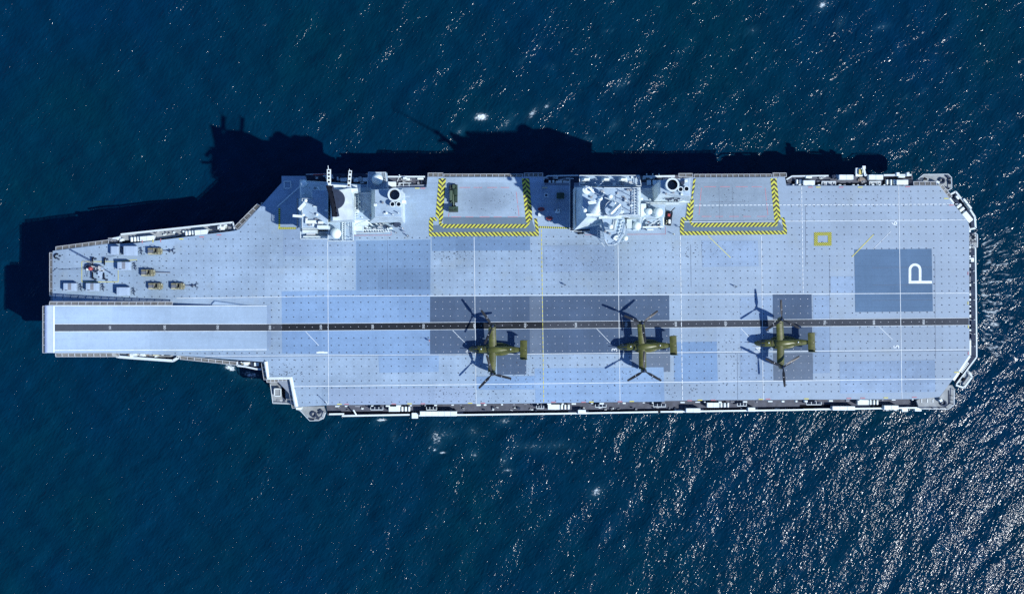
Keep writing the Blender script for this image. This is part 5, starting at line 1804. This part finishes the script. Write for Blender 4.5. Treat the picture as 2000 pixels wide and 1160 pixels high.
# ------------------------------------------------------------------ covered trailers on the bow
def wheel_mb(x, y, r, w=.22, axis='y'):
    m = MB()
    rings = []
    for k, s in ((-1, .8), (-.7, 1), (.7, 1), (1, .8)):
        if axis == 'y':
            rings.append([(x + r * s * math.cos(a), y + k * w / 2, r + r * s * math.sin(a)) for a in [6.2832 * i / 14 for i in range(14)]])
        else:
            rings.append([(x + k * w / 2, y + r * s * math.cos(a), r + r * s * math.sin(a)) for a in [6.2832 * i / 14 for i in range(14)]])
    return m.loft(rings)
def trailer(label, x0, y0, x1, y1, h, strip=False):
    zt = ZD + h
    a, b = P(x0, y0, zt), P(x1, y1, zt)
    cx, cy = (a.x + b.x) / 2, (a.y + b.y) / 2
    sx, sy = abs(b.x - a.x), abs(a.y - b.y)
    root = empty('covered_trailer', (cx, cy, ZD + .075))
    tag(root, label, 'trailer', 'covered trailers on the bow')
    m = MB()
    m.box((0, 0, .62), (sx * .98, sy * .9, .22))
    m.bar((sx / 2, sy * .3, .6), (sx / 2 + 1.0, 0, .55), .12, .12)
    m.bar((sx / 2, -sy * .3, .6), (sx / 2 + 1.0, 0, .55), .12, .12)
    m.build('chassis', 'dark_grey', root)
    z0, z1 = .74, h - .08
    q = [(-sx / 2, -sy / 2), (sx / 2, -sy / 2), (sx / 2, sy / 2), (-sx / 2, sy / 2)]
    m = MB()
    m.loft([[(x, y, z0) for x, y in q], [(x, y, z1 - .12) for x, y in q], [(x * .975, y * .965, z1) for x, y in q], [(x * .6, y * .5, z1 + .07) for x, y in q]])
    m.build('cover', 'canvas', root)
    for k in (-1, 1):
        MB().box((k * sx * .3, 0, z1 + .05), (.06, sy * .96, .07)).build('cover_hoop', 'canvas', root)
    if strip:
        MB().box((0, .05 * sy, z1 + .085), (sx * .26, sy * .78, .05)).build('roof_panel', 'canvas_dark', root)
        MB().box((-sx * .27, -sy * .36, z1 + .08), (sx * .2, .18, .06)).build('roof_handle', 'dark_grey', root)
    for wx in (-.9, .9):
        for wy in (-1, 1):
            wheel_mb(wx, wy * (sy / 2 - .2), .36).build('wheel', 'rubber', root, True)
    m = MB()
    m.tube([(sx / 2 + .95, 0, .55), (sx / 2 + 1.5, 0, .5)], .09, 6)
    m.tube([(sx / 2 + 1.1, .0, .5), (sx / 2 + .8, .75, .35), (sx / 2 + .95, 1.15, .3)], .08, 6)
    m.tube([(sx / 2 + 1.1, .0, .5), (sx / 2 + .8, -.75, .35), (sx / 2 + 1.1, -1.2, .3)], .08, 6)
    m.box((sx / 2 + 1.0, 0, .5), (.35, .3, .3))
    m.box((sx / 2 + .65, .75, .4), (.3, .25, .3), .5)
    m.box((sx / 2 + .95, -.7, .4), (.25, .2, .3), .2)
    m.build('drawbar', 'dark_grey', root)
    return root
trailer('smallest pale covered trailer, tucked against the deck edge gallery', 216, 481, 231.5, 498, 1.7)
trailer('large plain pale covered trailer nearest the white life raft box', 241, 480.5, 267, 499.5, 2.0)
trailer('pale covered trailer with a narrow grey roof panel near the corner of the yellow square', 229, 511.5, 254, 528, 2.2, True)
trailer('pale covered trailer with a grey roof panel closest to the bow tip', 123.5, 553, 148.5, 569, 2.0, True)
trailer('pale covered trailer with a grey roof panel overlapping the yellow square', 167.5, 553, 192, 569, 2.0, True)
trailer('plain pale covered trailer beside the ramp net', 227.5, 561, 252, 577.5, 2.2)

# ------------------------------------------------------------------ tow tractors and tow bars
def tractor(label, x0, y0, x1, y1):
    zt = ZD + 1.3
    a, b = P(x0, y0, zt), P(x1, y1, zt)
    root = empty('tow_tractor', ((a.x + b.x) / 2, (a.y + b.y) / 2, ZD + .075))
    tag(root, label, 'tractor', 'tan tow tractors on the bow')
    sx, sy = abs(b.x - a.x), abs(a.y - b.y)
    m = MB()
    q = [(-sx / 2, -sy / 2), (sx * .36, -sy / 2), (sx / 2, -sy * .3), (sx / 2, sy * .3), (sx * .36, sy / 2), (-sx / 2, sy / 2)]
    m.loft([[(x * .96, y * .96, .3) for x, y in q], [(x, y, .5) for x, y in q], [(x, y, .95) for x, y in q], [(x * .97, y * .94, 1.02) for x, y in q]])
    m.build('body', 'tan', root)
    for yy, mt in ((-.36, 'tan_pale'), (.34, 'tan')):
        m = MB()
        m.box((-sx * .26, sy * yy, 1.22), (sx * .44, sy * .2, .4))
        m.build('side_locker', mt, root)
    m = MB()
    m.box((-sx * .27, 0, 1.2), (sx * .42, sy * .4, .34))
    hood = m.build('engine_cover', 'grey', root)
    for k in range(5):
        MB().box((-sx * .44 + k * sx * .085, 0, 1.385), (.1, sy * .36, .04)).build('louvre', 'dark_grey', hood)
    m = MB()
    m.box((sx * .1, 0, 1.06), (sx * .22, sy * .72, .1))
    m.build('cockpit_floor', 'black', root)
    m = MB()
    m.box((sx * .06, -sy * .2, 1.25), (.5, .55, .28))
    m.box((sx * .0, -sy * .2, 1.55), (.14, .55, .5))
    m.build('seat', 'green_black', root)
    m = MB()
    m.box((sx * .2, sy * .02, 1.3), (.3, sy * .8, .5))
    m.build('dashboard', 'tan', root)
    m = MB()
    cpt = Vector((sx * .14, -sy * .2, 1.55))
    m.tube([cpt + Vector((.06 * math.sin(a), .24 * math.cos(a), .24 * math.sin(a))) for a in [6.2832 * i / 12 for i in range(12)]], .035, 5, True)
    m.build('steering_wheel', 'black', root)
    m = MB()
    m.box((sx * .16, -sy * .33, 1.3), (sx * .3, sy * .2, .3))
    m.build('side_box', 'tan_pale', root)
    m = MB()
    for s in (-1, 1):
        m.tube([(sx * .3, s * sy * .42, .95), (sx * .3, s * sy * .42, 1.9)], .05, 5)
        m.tube([(-.05 * sx, s * sy * .42, .95), (-.05 * sx, s * sy * .42, 1.9)], .05, 5)
        m.tube([(sx * .3, s * sy * .42, 1.9), (-.05 * sx, s * sy * .42, 1.9)], .05, 5)
    m.tube([(sx * .3, -sy * .42, 1.9), (sx * .3, sy * .42, 1.9)], .05, 5)
    m.tube([(-.05 * sx, -sy * .42, 1.9), (-.05 * sx, sy * .42, 1.9)], .05, 5)
    m.build('roll_frame', 'tan', root)
    m = MB()
    m.box((sx * .44, sy * .28, 1.15), (.3, .5, .25))
    m.box((sx * .46, -sy * .25, 1.12), (.2, .4, .2))
    m.build('front_locker', 'tan_pale', root)
    for wx in (-.31, .31):
        for wy in (-1, 1):
            wheel_mb(wx * sx, wy * (sy / 2 - .12), .42, .3).build('wheel', 'rubber', root, True)
    m = MB()
    m.box((-sx * .52, 0, .55), (.2, .5, .2))
    m.tube([(sx * .48, sy * .3, .9), (sx * .6, sy * .45, 1.1)], .05, 5)
    m.build('hitch', 'dark_grey', root)
    return root
tractor('tan tow tractor nearest the forward gallery and its white raft boxes', 288.5, 484, 316, 497.5)
tractor('tan tow tractor pulling a plain straight bar', 275.5, 526, 302, 539.5)
tractor('tan tow tractor without any tow bar', 289.5, 552.5, 317, 565.5)
tractor('tan tow tractor farthest aft on the bow, with a forked bar', 334, 552.5, 360, 565.5)
def tow_bar(label, x0, x1, y, fork, dy=0):
    a, b = P(x0, y, ZD + .5), P(x1, y + dy, ZD + .3)
    root = empty('tow_bar', (a.x, a.y, ZD + .075), math.atan2(b.y - a.y, b.x - a.x))
    tag(root, label, 'tow bar', 'tow bars behind the tractors')
    L = (b.xy - a.xy).length
    m = MB()
    m.tube([(-.15, 0, .52), (L, 0, .3)], .1 if fork else .14, 8)
    m.build('pole', 'grey', root, True)
    m = MB()
    m.tube([(-.15 + .14 * math.cos(t), .14 * math.sin(t), .52) for t in [6.2832 * i / 10 for i in range(10)]], .04, 5, True)
    m.build('hitch_eye', 'dark_grey', root)
    if fork:
        m = MB()
        m.box((L * .68, 0, .42), (.9, .34, .26))
        m.tube([(L, 0, .3), (L + .15, .4, .28), (L + .45, .62, .26), (L + .85, .55, .26)], .1, 6)
        m.tube([(L, 0, .3), (L + .15, -.4, .28), (L + .45, -.62, .26), (L + .85, -.6, .26)], .1, 6)
        m.box((L, 0, .32), (.35, .5, .3))
        m.build('fork', 'dark_grey', root)
        for s in (-1, 1):
            wheel_mb(L * .72, s * .42, .22, .12).build('wheel', 'rubber', root, True)
    return root
tow_bar('tow bar with a forked end, closest to the deck edge gallery', 316.5, 337, 490, True)
tow_bar('plain straight grey tow bar without a fork', 302, 333, 532, False, .8)
tow_bar('tow bar with a forked end, farthest aft on the bow', 360.5, 382, 558, True)

# ------------------------------------------------------------------ small crane in the yellow square
def crane():
    c = P(192, 527, ZD)
    root = empty('mobile_crane', (c.x, c.y, ZD + .078))
    tag(root, 'small white crane with red cab on four dark outriggers in the yellow square', 'crane')
    def L(x, y, z):
        p = P(x, y, ZD)
        return Vector((p.x - c.x, p.y - c.y, z))
    m = MB()
    m.box(L(193, 525, .9), (4.0, .9, .4), R(-14))
    m.box(L(199, 523, 1.25), (1.2, .8, .4), R(-14))
    m.build('chassis', 'frame_grey', root)
    m = MB()
    rings = []
    cc_ = L(180.5, 525, 0)
    for r, z in ((.55, .8), (.62, 1.2), (.55, 1.9), (.3, 2.1), (.01, 2.15)):
        rings.append((r, z))
    m.lathe(cc_, rings, 14, True)
    m.build('cab', 'red', root, True)
    MB().ball(L(173, 526, 1.0), .38).build('counterweight_ball', 'white', root, True, 80)
    for x0, y0, x1, y1 in ((183, 518, 183, 504), (206, 518, 206, 505), (183, 531, 183, 544), (205, 533, 205, 545)):
        m = MB()
        m.bar(L(x0, y0, .9), L(x1, y1, .75), .34, .34)
        arm = m.build('outrigger', 'black', root)
        m = MB()
        m.bar(L(x1 - 4, y1, .6), L(x1 + 4, y1 + .5, .6), .2, .2)
        m.bar(L(x1, y1, .8), L(x1, y1, .1), .2, .2)
        m.box(L(x1 + 4, y1 + 2, .12), (.7, .45, .12), .3)
        m.box(L(x1, y1, .06), (.5, .5, .1))
        m.build('outrigger_pad', 'dark_grey', arm)
    # upright lattice boom, folded nearly straight up
    m = MB()
    b0 = L(184, 513, 1.0)
    top = b0 + Vector((-.5, .3, 6.6))
    offs = [Vector((sx * .22, sy * .22, 0)) for sx, sy in ((-1, -1), (1, -1), (1, 1), (-1, 1))]
    for o_ in offs:
        m.tube([b0 + o_, top + o_ * .6], .055, 5)
    for k in range(9):
        t0, t1 = k / 9, (k + 1) / 9
        for i in range(4):
            a = b0.lerp(top, t0) + offs[i] * (1 - .4 * t0)
            b = b0.lerp(top, t1) + offs[(i + 1) % 4] * (1 - .4 * t1)
            m.tube([a, b], .03, 4)
    m.build('lattice_boom', 'grey', root)
    m = MB()
    m.tube([L(207, 526, 1.6), L(222, 536, 1.2)], .07, 6)
    m.tube([L(222, 536, 1.2) + Vector((.25 * math.cos(t), .25 * math.sin(t), 0)) for t in [6.2832 * i / 10 for i in range(10)]], .06, 5, True)
    m.tube([L(176, 529, 1.5), L(171, 541, .3)], .06, 6)
    m.tube([L(206, 505, .9), L(228, 499, .3)], .05, 5)
    m.tube([L(172, 526, 1.0), L(116, 526.5, .12), L(112, 523, .1), L(104, 530, .1)], .05, 5)
    m.build('cable', 'dark_grey', root)
    m = MB()
    for x, y, s, z in ((166, 524, .5, .5), (169, 521, .6, .6), (173, 519, .9, .8), (178, 519, .9, 1.0), (187, 525, .8, 1.2), (187, 531, .5, 1.0), (192, 521, .7, 1.3), (194, 527, .6, 1.4)):
        m.box(L(x, y, z * .5), (s, s * .7, z), x)
    m.build('gear_box', 'dark_grey', root)
    m = MB()
    for x, y, s, z in ((198, 535, 1.6, .8), (199, 541, 1.2, .5), (203, 525, .7, 1.6), (195, 531, .7, 1.0), (201, 531, .9, 1.1)):
        m.box(L(x, y, z * .5), (s, s * .7, z), x * .1)
    m.build('equipment_tray', 'canvas', root)
crane()
# black mooring fitting at the bow corner
def fairlead():
    c = P(112, 501, ZD)
    root = empty('mooring_fairlead', (c.x, c.y, ZD + .075))
    tag(root, 'curved black mooring fitting in the corner of the bow', 'deck fitting')
    m = MB()
    m.tube([(.7 * math.cos(a), .7 * math.sin(a), .25) for a in [R(60 + 20 * i) for i in range(10)]], .22, 8)
    m.build('arch', 'black', root, True)
    m = MB()
    m.box((.35, -.75, .2), (.9, .4, .4), -.6)
    m.box((.9, .1, .15), (.5, .3, .3), .4)
    m.build('base_block', 'dark_grey', root)
fairlead()

# ------------------------------------------------------------------ green truck on the forward lift
def truck():
    c = P(886, 386, ZD)
    root = empty('army_truck', (c.x, c.y, ZD + .06))
    tag(root, 'dark green army truck with a wide cab standing on the forward lift', 'truck')
    def L(x, y, z):
        p = P(x, y, ZD + z)
        return Vector((p.x - c.x, p.y - c.y, z))
    m = MB()
    a, b = L(886, 360, .8), L(886, 412, .8)
    m.bar(a, b, .9, .3)
    m.build('chassis', 'black', root)
    # cab at the lower end
    m = MB()
    z0, z1 = .7, 2.3
    k0, k1 = L(876, 403, z1), L(894.5, 414, z1)
    q = [(k0.x, k1.y), (k1.x, k1.y), (k1.x, k0.y), (k0.x, k0.y)]
    cx_, cy_ = (k0.x + k1.x) / 2, (k0.y + k1.y) / 2
    m.loft([[(x, y, z0) for x, y in q], [(x, y, 1.6) for x, y in q], [(cx_ + (x - cx_) * .94, cy_ + (y - cy_) * .86, z1) for x, y in q]])
    cab = m.build('cab', 'green', root)
    MB().add([(q[0][0] + .15, q[0][1] - .02, 1.65), (q[1][0] - .15, q[1][1] - .02, 1.65), (q[1][0] - .25, q[1][1] + .14, 2.2), (q[0][0] + .25, q[0][1] + .14, 2.2)], [(0, 1, 2, 3)]).build('windscreen', 'glass', cab)
    m = MB()
    for k in range(9):
        m.box((cx_ + random.uniform(-1.1, 1.1), cy_ + random.uniform(-.6, .6), 2.34), (random.uniform(.15, .6), random.uniform(.1, .4), .12), k)
    m.build('roof_rack_gear', 'green_black', cab)
    MB().box((cx_ - .3, cy_ + .25, 2.33), (1.2, .7, .08)).build('roof_hatch', 'green', cab)
    # load bed: two side pods and gear between
    for x0, x1, y0, y1, h, mt in ((878.5, 883.5, 372, 391, 2.1, 'green_pale'), (887.5, 893.5, 369, 381, 2.1, 'green'), (888, 893.5, 383, 394, 1.9, 'green'), (884, 888, 361, 368, 1.7, 'green_pale'), (889, 893.5, 362, 367, 1.7, 'green')):
        a, b = L(x0, y0, h), L(x1, y1, h)
        o = MB().box(((a.x + b.x) / 2, (a.y + b.y) / 2, (h + .9) / 2), (abs(b.x - a.x), abs(b.y - a.y), h - .9)).build('side_pod', mt, root)
        MB().box(((a.x + b.x) / 2, (a.y + b.y) / 2, h + .03), (abs(b.x - a.x) * .15, abs(b.y - a.y) * .9, .06)).build('pod_rib', 'green_black', o)
    a, b = L(878.5, 361, 1.0), L(893.8, 396, 1.0)
    MB().box(((a.x + b.x) / 2, (a.y + b.y) / 2, 1.0), (abs(b.x - a.x), abs(b.y - a.y), .2)).build('load_bed', 'green_black', root)
    m = MB()
    m.tube([L(885.5, 366, 1.5), L(885.5, 392, 1.7), L(886, 402, 1.6)], .18, 8)
    m.tube([L(884, 392, 1.7), L(880, 397, 1.2)], .12, 6)
    m.build('crane_arm', 'green_pale', root, True)
    for y in (365, 374, 390, 408):
        for x in (878.6, 892.6):
            p = L(x, y, .5)
            w = wheel_mb(p.x, p.y, .52, .35, 'x')
            w.build('wheel', 'rubber', root, True)
truck()

# ------------------------------------------------------------------ things standing between the islands
def box_thing(name, label, cat, x0, y0, x1, y1, h, mat, detail, group=None):
    a, b = P(x0, y0, ZD + h), P(x1, y1, ZD + h)
    root = empty(name, ((a.x + b.x) / 2, (a.y + b.y) / 2, ZD + .075))
    tag(root, label, cat, group)
    sx, sy = abs(b.x - a.x), abs(a.y - b.y)
    o = MB().box((0, 0, h / 2 + .1), (sx, sy, h - .1)).build('body', mat, root)
    mod = o.modifiers.new('bevel', 'BEVEL')
    mod.width, mod.segments = .05, 1
    for k in range(5):
        MB().box((-sx / 2 + sx * (k + .5) / 5, 0, h + .07), (.08, sy * .96, .05)).build('rib', mat, root)
    for x in (-1, 1):
        MB().box((x * sx * .4, 0, .06), (.2, sy * .9, .12)).build('skid', detail, root)
    return root
box_thing('shipping_container', 'green metal container standing in shade between the islands', 'container', 1087.5, 376.5, 1102, 388, 1.6, 'green', 'dark_grey')
def ring_cart(label, x, y):
    c = P(x, y, ZD)
    root = empty('hose_reel_cart', (c.x, c.y, ZD + .075))
    tag(root, label, 'hose reel', 'red oval reels between the islands')
    m = MB()
    for k, z in ((1, .45), (.7, .6)):
        m.tube([(.95 * k * math.cos(a), .48 * k * math.sin(a), z) for a in [6.2832 * i / 18 for i in range(18)]], .1, 6, True)
    m.build('hose', 'red', root, True)
    m = MB()
    m.box((0, 0, .3), (.9, .25, .3))
    m.bar((-.95, 0, .35), (.95, 0, .35), .16, .16)
    m.build('frame', 'dark_grey', root)
    for s in (-1, 1):
        wheel_mb(s * .7, 0, .2, .5).build('wheel', 'rubber', root, True)
ring_cart('red oval hose reel nearer the forward lift', 1057, 409)
ring_cart('red oval hose reel close to the yellow tick line', 1073, 427)
def ground_cart():
    c = P(1088.5, 413, ZD)
    root = empty('service_cart', (c.x, c.y, ZD + .075), .1)
    tag(root, 'small white service cart in the shade between the islands', 'cart')
    m = MB()
    m.box((.15, 0, .75), (1.1, 1.2, .8))
    m.box((-.5, -.2, .6), (.5, .7, .5))
    m.build('body', 'white', root)
    MB().box((.2, .15, 1.18), (.5, .5, .08)).build('lid', 'grey', root)
    m = MB()
    m.tube([(-.7, .5, .5), (-.9, .6, 1.3)], .04, 5)
    m.tube([(-.9, .2, 1.3), (-.9, .75, 1.3)], .04, 5)
    m.build('handle', 'dark_grey', root)
    for x, y in ((-.4, -.5), (-.4, .5), (.5, -.5), (.5, .5)):
        wheel_mb(x, y, .2, .12).build('wheel', 'rubber', root, True)
ground_cart()
def open_frame():
    c = P(1066.7, 382, ZD)
    root = empty('lifting_frame', (c.x, c.y, ZD + .075))
    tag(root, 'small white square open frame standing in shade between the islands', 'frame')
    for a, b in (((-.5, -.5), (.5, -.5)), ((.5, -.5), (.5, .5)), ((.5, .5), (-.5, .5)), ((-.5, .5), (-.5, -.5))):
        MB().bar((*a, .95), (*b, .95), .13, .13).build('top_bar', 'white', root)
        MB().bar((*a, 0), (*a, .95), .12, .12).build('leg', 'white', root)
    MB().box((0, 0, .45), (.6, .6, .06)).build('tray', 'dark_grey', root)
open_frame()
def bench_crate(label, x0, y0, x1, y1, mat='white', h=.9):
    return box_thing('storage_crate', label, 'crate', x0, y0, x1, y1, h, mat, 'dark_grey')
bench_crate('white crate lying where the shade of the aft island ends', 1051, 416.5, 1056.5, 422.5)
bench_crate('pale yellow crate at the edge of the recess between the islands', 1059, 365.5, 1069, 368, 'tan_pale', .7)

# red and dark handling vehicle beside the aft island
def handler():
    c = P(1305, 427, ZD)
    root = empty('rescue_vehicle', (c.x, c.y, ZD + .075), R(82))
    tag(root, 'dark rescue vehicle with red gear on top, beside the aft island', 'vehicle')
    m = MB()
    q = [(-2.1, -.95), (2.1, -.95), (2.1, .95), (-2.1, .95)]
    m.loft([[(x, y, .4) for x, y in q], [(x, y, 1.1) for x, y in q], [(x * .96, y * .94, 1.3) for x, y in q]])
    m.build('body', 'black', root)
    m = MB()
    m.box((.9, .1, 1.5), (.8, .7, .4))
    m.build('pump_cover', 'red', root)
    m = MB()
    m.box((-1.0, -.35, 1.5), (1.2, .6, .4), .2)
    m.build('equipment_box', 'white', root)
    m = MB()
    for k in range(10):
        m.box((random.uniform(-1.8, 1.7), random.uniform(-.8, .8), 1.42), (random.uniform(.2, .6), random.uniform(.1, .3), .3), k * .7)
    m.build('stowed_gear', 'dark_grey', root)
    m = MB()
    for k in range(4):
        m.box((random.uniform(-1.7, 0), random.uniform(-.7, .8), 1.5), (random.uniform(.2, .5), .2, .3), k * .9)
    m.build('bottle', 'tan_pale', root)
    m = MB()
    m.tube([(1.9, -.3, 1.3), (2.9, -.9, 2.6), (3.2, -1.2, 2.9)], .14, 6)
    m.build('crane_arm', 'black', root)
    for x in (-1.4, 1.4):
        for y in (-.9, .9):
            wheel_mb(x, y, .42, .28).build('wheel', 'rubber', root, True)
handler()
def pipe_stand():
    c = P(1134, 455, ZD)
    root = empty('fire_monitor', (c.x, c.y, ZD + .075), .05)
    tag(root, 'low black machine on the deck at the front corner of the aft island', 'machine')
    m = MB()
    m.box((0, 0, .5), (1.9, .7, .6))
    m.box((-.4, .25, .9), (.6, .4, .4), .3)
    m.build('body', 'black', root)
    m = MB()
    m.tube([(.2, 0, .8), (.7, -.3, 1.2), (1.2, -.3, 1.2)], .12, 7)
    m.build('nozzle', 'dark_grey', root, True)
    for x in (-.6, .6):
        wheel_mb(x, -.35, .25, .15).build('wheel', 'rubber', root, True)
        wheel_mb(x, .35, .25, .15).build('wheel', 'rubber', root, True)
pipe_stand()

# ------------------------------------------------------------------ people on deck
def person_mesh(walk):
    bm_v = {'pel': (0, 0, .98, .145, .11), 'waist': (0, 0, 1.12, .135, .1), 'chest': (0, 0, 1.34, .17, .115), 'neck': (0, .01, 1.5, .06, .06), 'chin': (0, -.01, 1.57, .07, .08), 'head': (0, 0, 1.68, .092, .11), 'crown': (0, .01, 1.77, .06, .07),
            'shL': (.2, 0, 1.43, .07, .07), 'elL': (.29, .03 - walk * .1, 1.14, .05, .05), 'wrL': (.29, -.08 - walk * .2, .91, .035, .035), 'haL': (.28, -.12 - walk * .2, .81, .045, .028),
            'shR': (-.2, 0, 1.43, .07, .07), 'elR': (-.29, .03 + walk * .1, 1.14, .05, .05), 'wrR': (-.29, -.08 + walk * .2, .91, .035, .035), 'haR': (-.28, -.12 + walk * .2, .81, .045, .028),
            'hiL': (.1, 0, .9, .1, .1), 'knL': (.11, -.02 + walk * .16, .5, .07, .07), 'anL': (.11, .02 + walk * .3, .09, .05, .05), 'toL': (.12, -.17 + walk * .3, .045, .045, .035),
            'hiR': (-.1, 0, .9, .1, .1), 'knR': (-.11, -.02 - walk * .16, .5, .07, .07), 'anR': (-.11, .02 - walk * .3, .09, .05, .05), 'toR': (-.12, -.17 - walk * .3, .045, .045, .035)}
    for s in 'LR':
        sg = 1 if s == 'L' else -1
        hx, hy, hz = bm_v['ha' + s][:3]
        for i, (dx, dz, r) in enumerate(((-.03, -.085, .011), (-.01, -.1, .011), (.012, -.095, .011), (.03, -.075, .01))):
            bm_v['f%d%s' % (i, s)] = (hx + dx * .4, hy + dx * 1.1, hz + dz, r, r)
        bm_v['th' + s] = (hx - sg * .02, hy - .06, hz - .035, .012, .012)
    names = list(bm_v)
    ed = [('pel', 'waist'), ('waist', 'chest'), ('chest', 'neck'), ('neck', 'chin'), ('chin', 'head'), ('head', 'crown')]
    for s in 'LR':
        ed += [('chest', 'sh' + s), ('sh' + s, 'el' + s), ('el' + s, 'wr' + s), ('wr' + s, 'ha' + s), ('pel', 'hi' + s), ('hi' + s, 'kn' + s), ('kn' + s, 'an' + s), ('an' + s, 'to' + s), ('ha' + s, 'th' + s)]
        ed += [('ha' + s, 'f%d%s' % (i, s)) for i in range(4)]
    me = bpy.data.meshes.new('person')
    me.from_pydata([bm_v[k][:3] for k in names], [(names.index(a), names.index(b)) for a, b in ed], [])
    o = bpy.data.objects.new('person', me)
    COL.objects.link(o)
    sk = o.modifiers.new('skin', 'SKIN')
    sk.use_smooth_shade = True
    for i, k in enumerate(names):
        sv = me.skin_vertices[0].data[i]
        sv.radius = bm_v[k][3:5]
        sv.use_root = (k == 'pel')
    sd = o.modifiers.new('sub', 'SUBSURF')
    sd.levels = sd.render_levels = 1
    bpy.context.view_layer.update()
    res = bpy.data.meshes.new_from_object(o.evaluated_get(bpy.context.evaluated_depsgraph_get()))
    bpy.data.objects.remove(o)
    return res
PEOPLE = [person_mesh(0.0), person_mesh(1.0)]
def person(label, x, y, top, rot, walk, helmet='cloth_white'):
    src = PEOPLE[walk]
    me = src.copy()
    me.materials.clear()
    for mt in ('cloth_dark', top, 'skin', 'black'):
        me.materials.append(MATS[mt])
    for p in me.polygons:
        z = p.center.z
        p.material_index = 3 if z < .12 else 0 if z < 1.0 and not (abs(p.center.x) > .22 and z > .7) else 2 if z > 1.49 or (abs(p.center.x) > .22 and z < .9) else 1
    o = bpy.data.objects.new('person', me)
    COL.objects.link(o)
    q = P(x, y, ZD)
    o.location = (q.x, q.y, ZD + .075)
    o.rotation_euler = (0, 0, R(rot))
    tag(o, label, 'person', 'people on deck')
    m = MB()
    m.lathe((0, .005), [(.105, 1.68), (.118, 1.73), (.105, 1.79), (.06, 1.825), (.005, 1.835)], 14)
    m.build('helmet', helmet, o, True)
    m = MB()
    m.loft([[(.19 * math.cos(a), .135 * math.sin(a), z) for a in [6.2832 * i / 14 for i in range(14)]] for z in (1.08, 1.22, 1.38)], False, False)
    m.build('waistcoat', top, o, True)
    return o
person('person standing alone on open deck between the third cross line and the yellow dashes', 1103.5, 556.5, 'cloth_dark', 30, 0, 'cloth_dark')
person('person walking alone on open deck below the aft lift', 1436.5, 560, 'cloth_dark', 200, 1, 'cloth_dark')
person('person standing by the track at the edge of the dark patch', 839, 665, 'cloth_red', 90, 0, 'cloth_white')
person('person closest to the funnel foot of the forward island', 787, 446.5, 'cloth_white', 120, 0)
person('person standing in the middle of three below the forward funnel', 790, 453, 'cloth_blue', 60, 0)
person('person farthest from the forward funnel of the group of three', 797, 461, 'cloth_dark', 0, 1)
person('person standing alone beside the red safety line at the forward island', 774, 455, 'cloth_dark', 180, 0)
person('person walking between the rescue vehicle and the aft lift border', 1327, 444, 'cloth_green', 90, 1, 'cloth_dark')
person('person standing below the rescue vehicle near the red line corner', 1315, 458, 'cloth_yellow', 150, 0, 'cloth_white')

# ------------------------------------------------------------------ small fittings on the island roofs
rs = random.Random(21)
def roof_fittings(par, x0, y0, x1, y1, z, n):
    for i in range(n):
        x, y = rs.uniform(x0, x1), rs.uniform(y0, y1)
        p = P(x, y, z)
        k = rs.random()
        if k < .4:
            h = rs.uniform(.25, .9)
            MB().box((p.x, p.y, z + h / 2), (rs.uniform(.3, 1.1), rs.uniform(.25, .7), h), rs.choice((0, 0, .4))).build('roof_locker', rs.choice(('white', 'island', 'frame_grey', 'grey')), par)
        elif k < .65:
            MB().lathe((p.x, p.y), [(.16, z), (.16, z + .5), (.34, z + .55), (.34, z + .75), (.01, z + .85)], 12).build('vent_cowl', rs.choice(('white', 'grey')), par, True)
        elif k < .85:
            h = rs.uniform(1.2, 3.2)
            MB().tube([(p.x, p.y, z), (p.x, p.y, z + h)], .05, 5).build('whip_aerial', 'frame_grey', par)
        else:
            q = P(x + rs.uniform(-6, 6), y + rs.uniform(-4, 4), z)
            MB().bar((p.x, p.y, z + .12), (q.x, q.y, z + .12), .12, .14).build('roof_pipe', 'frame_grey', par)
roof_fittings(isl1, 592, 392, 638, 442, 40, 14)
roof_fittings(isl1, 592, 358, 640, 384, 36.5, 7)
roof_fittings(isl1, 694, 380, 726, 426, 35, 8)
roof_fittings(isl1, 734, 395, 760, 422, 43, 4)
roof_fittings(isl1, 676, 436, 689, 470, 35, 4)
roof_fittings(isl2, 1205, 370, 1246, 418, 41, 14)
roof_fittings(isl2, 1150, 372, 1180, 400, 41, 8)
roof_fittings(isl2, 1180, 452, 1212, 474, 35, 7)
roof_fittings(isl2, 1253, 372, 1272, 420, 31, 6)
roof_fittings(isl2, 1292, 374, 1345, 382, 42, 4)
roof_fittings(isl2, 1136, 346, 1246, 360, 35.8, 10)

# panel joints and soot on the tiltrotors
for o in [o for o in bpy.data.objects if o.name.startswith('tiltrotor_aircraft')]:
    for x in (-2.6, 3.0, 6.3):
        w = 1.17 if x < 4 else .95
        m = MB()
        n = 10
        pts = [(x, w * 1.005 * math.copysign(abs(math.cos(a)) ** .77, math.cos(a)), 2.15 + 1.66 * abs(math.sin(a)) ** .77) for a in [math.pi * (i + .5) / n for i in range(n)]]
        m.tube(pts, .03, 4)
        m.build('panel_joint', 'olive_dark', o)
    for s_ in (-1, 1):
        MB().box((-.2, s_ * 3.4, 4.5), (1.2, .05, .03)).build('panel_joint', 'olive_dark', o)
        MB().box((-.3, s_ * 5.9, 4.63), (1.2, .3, .03)).build('exhaust_smear', 'olive_dark', o)
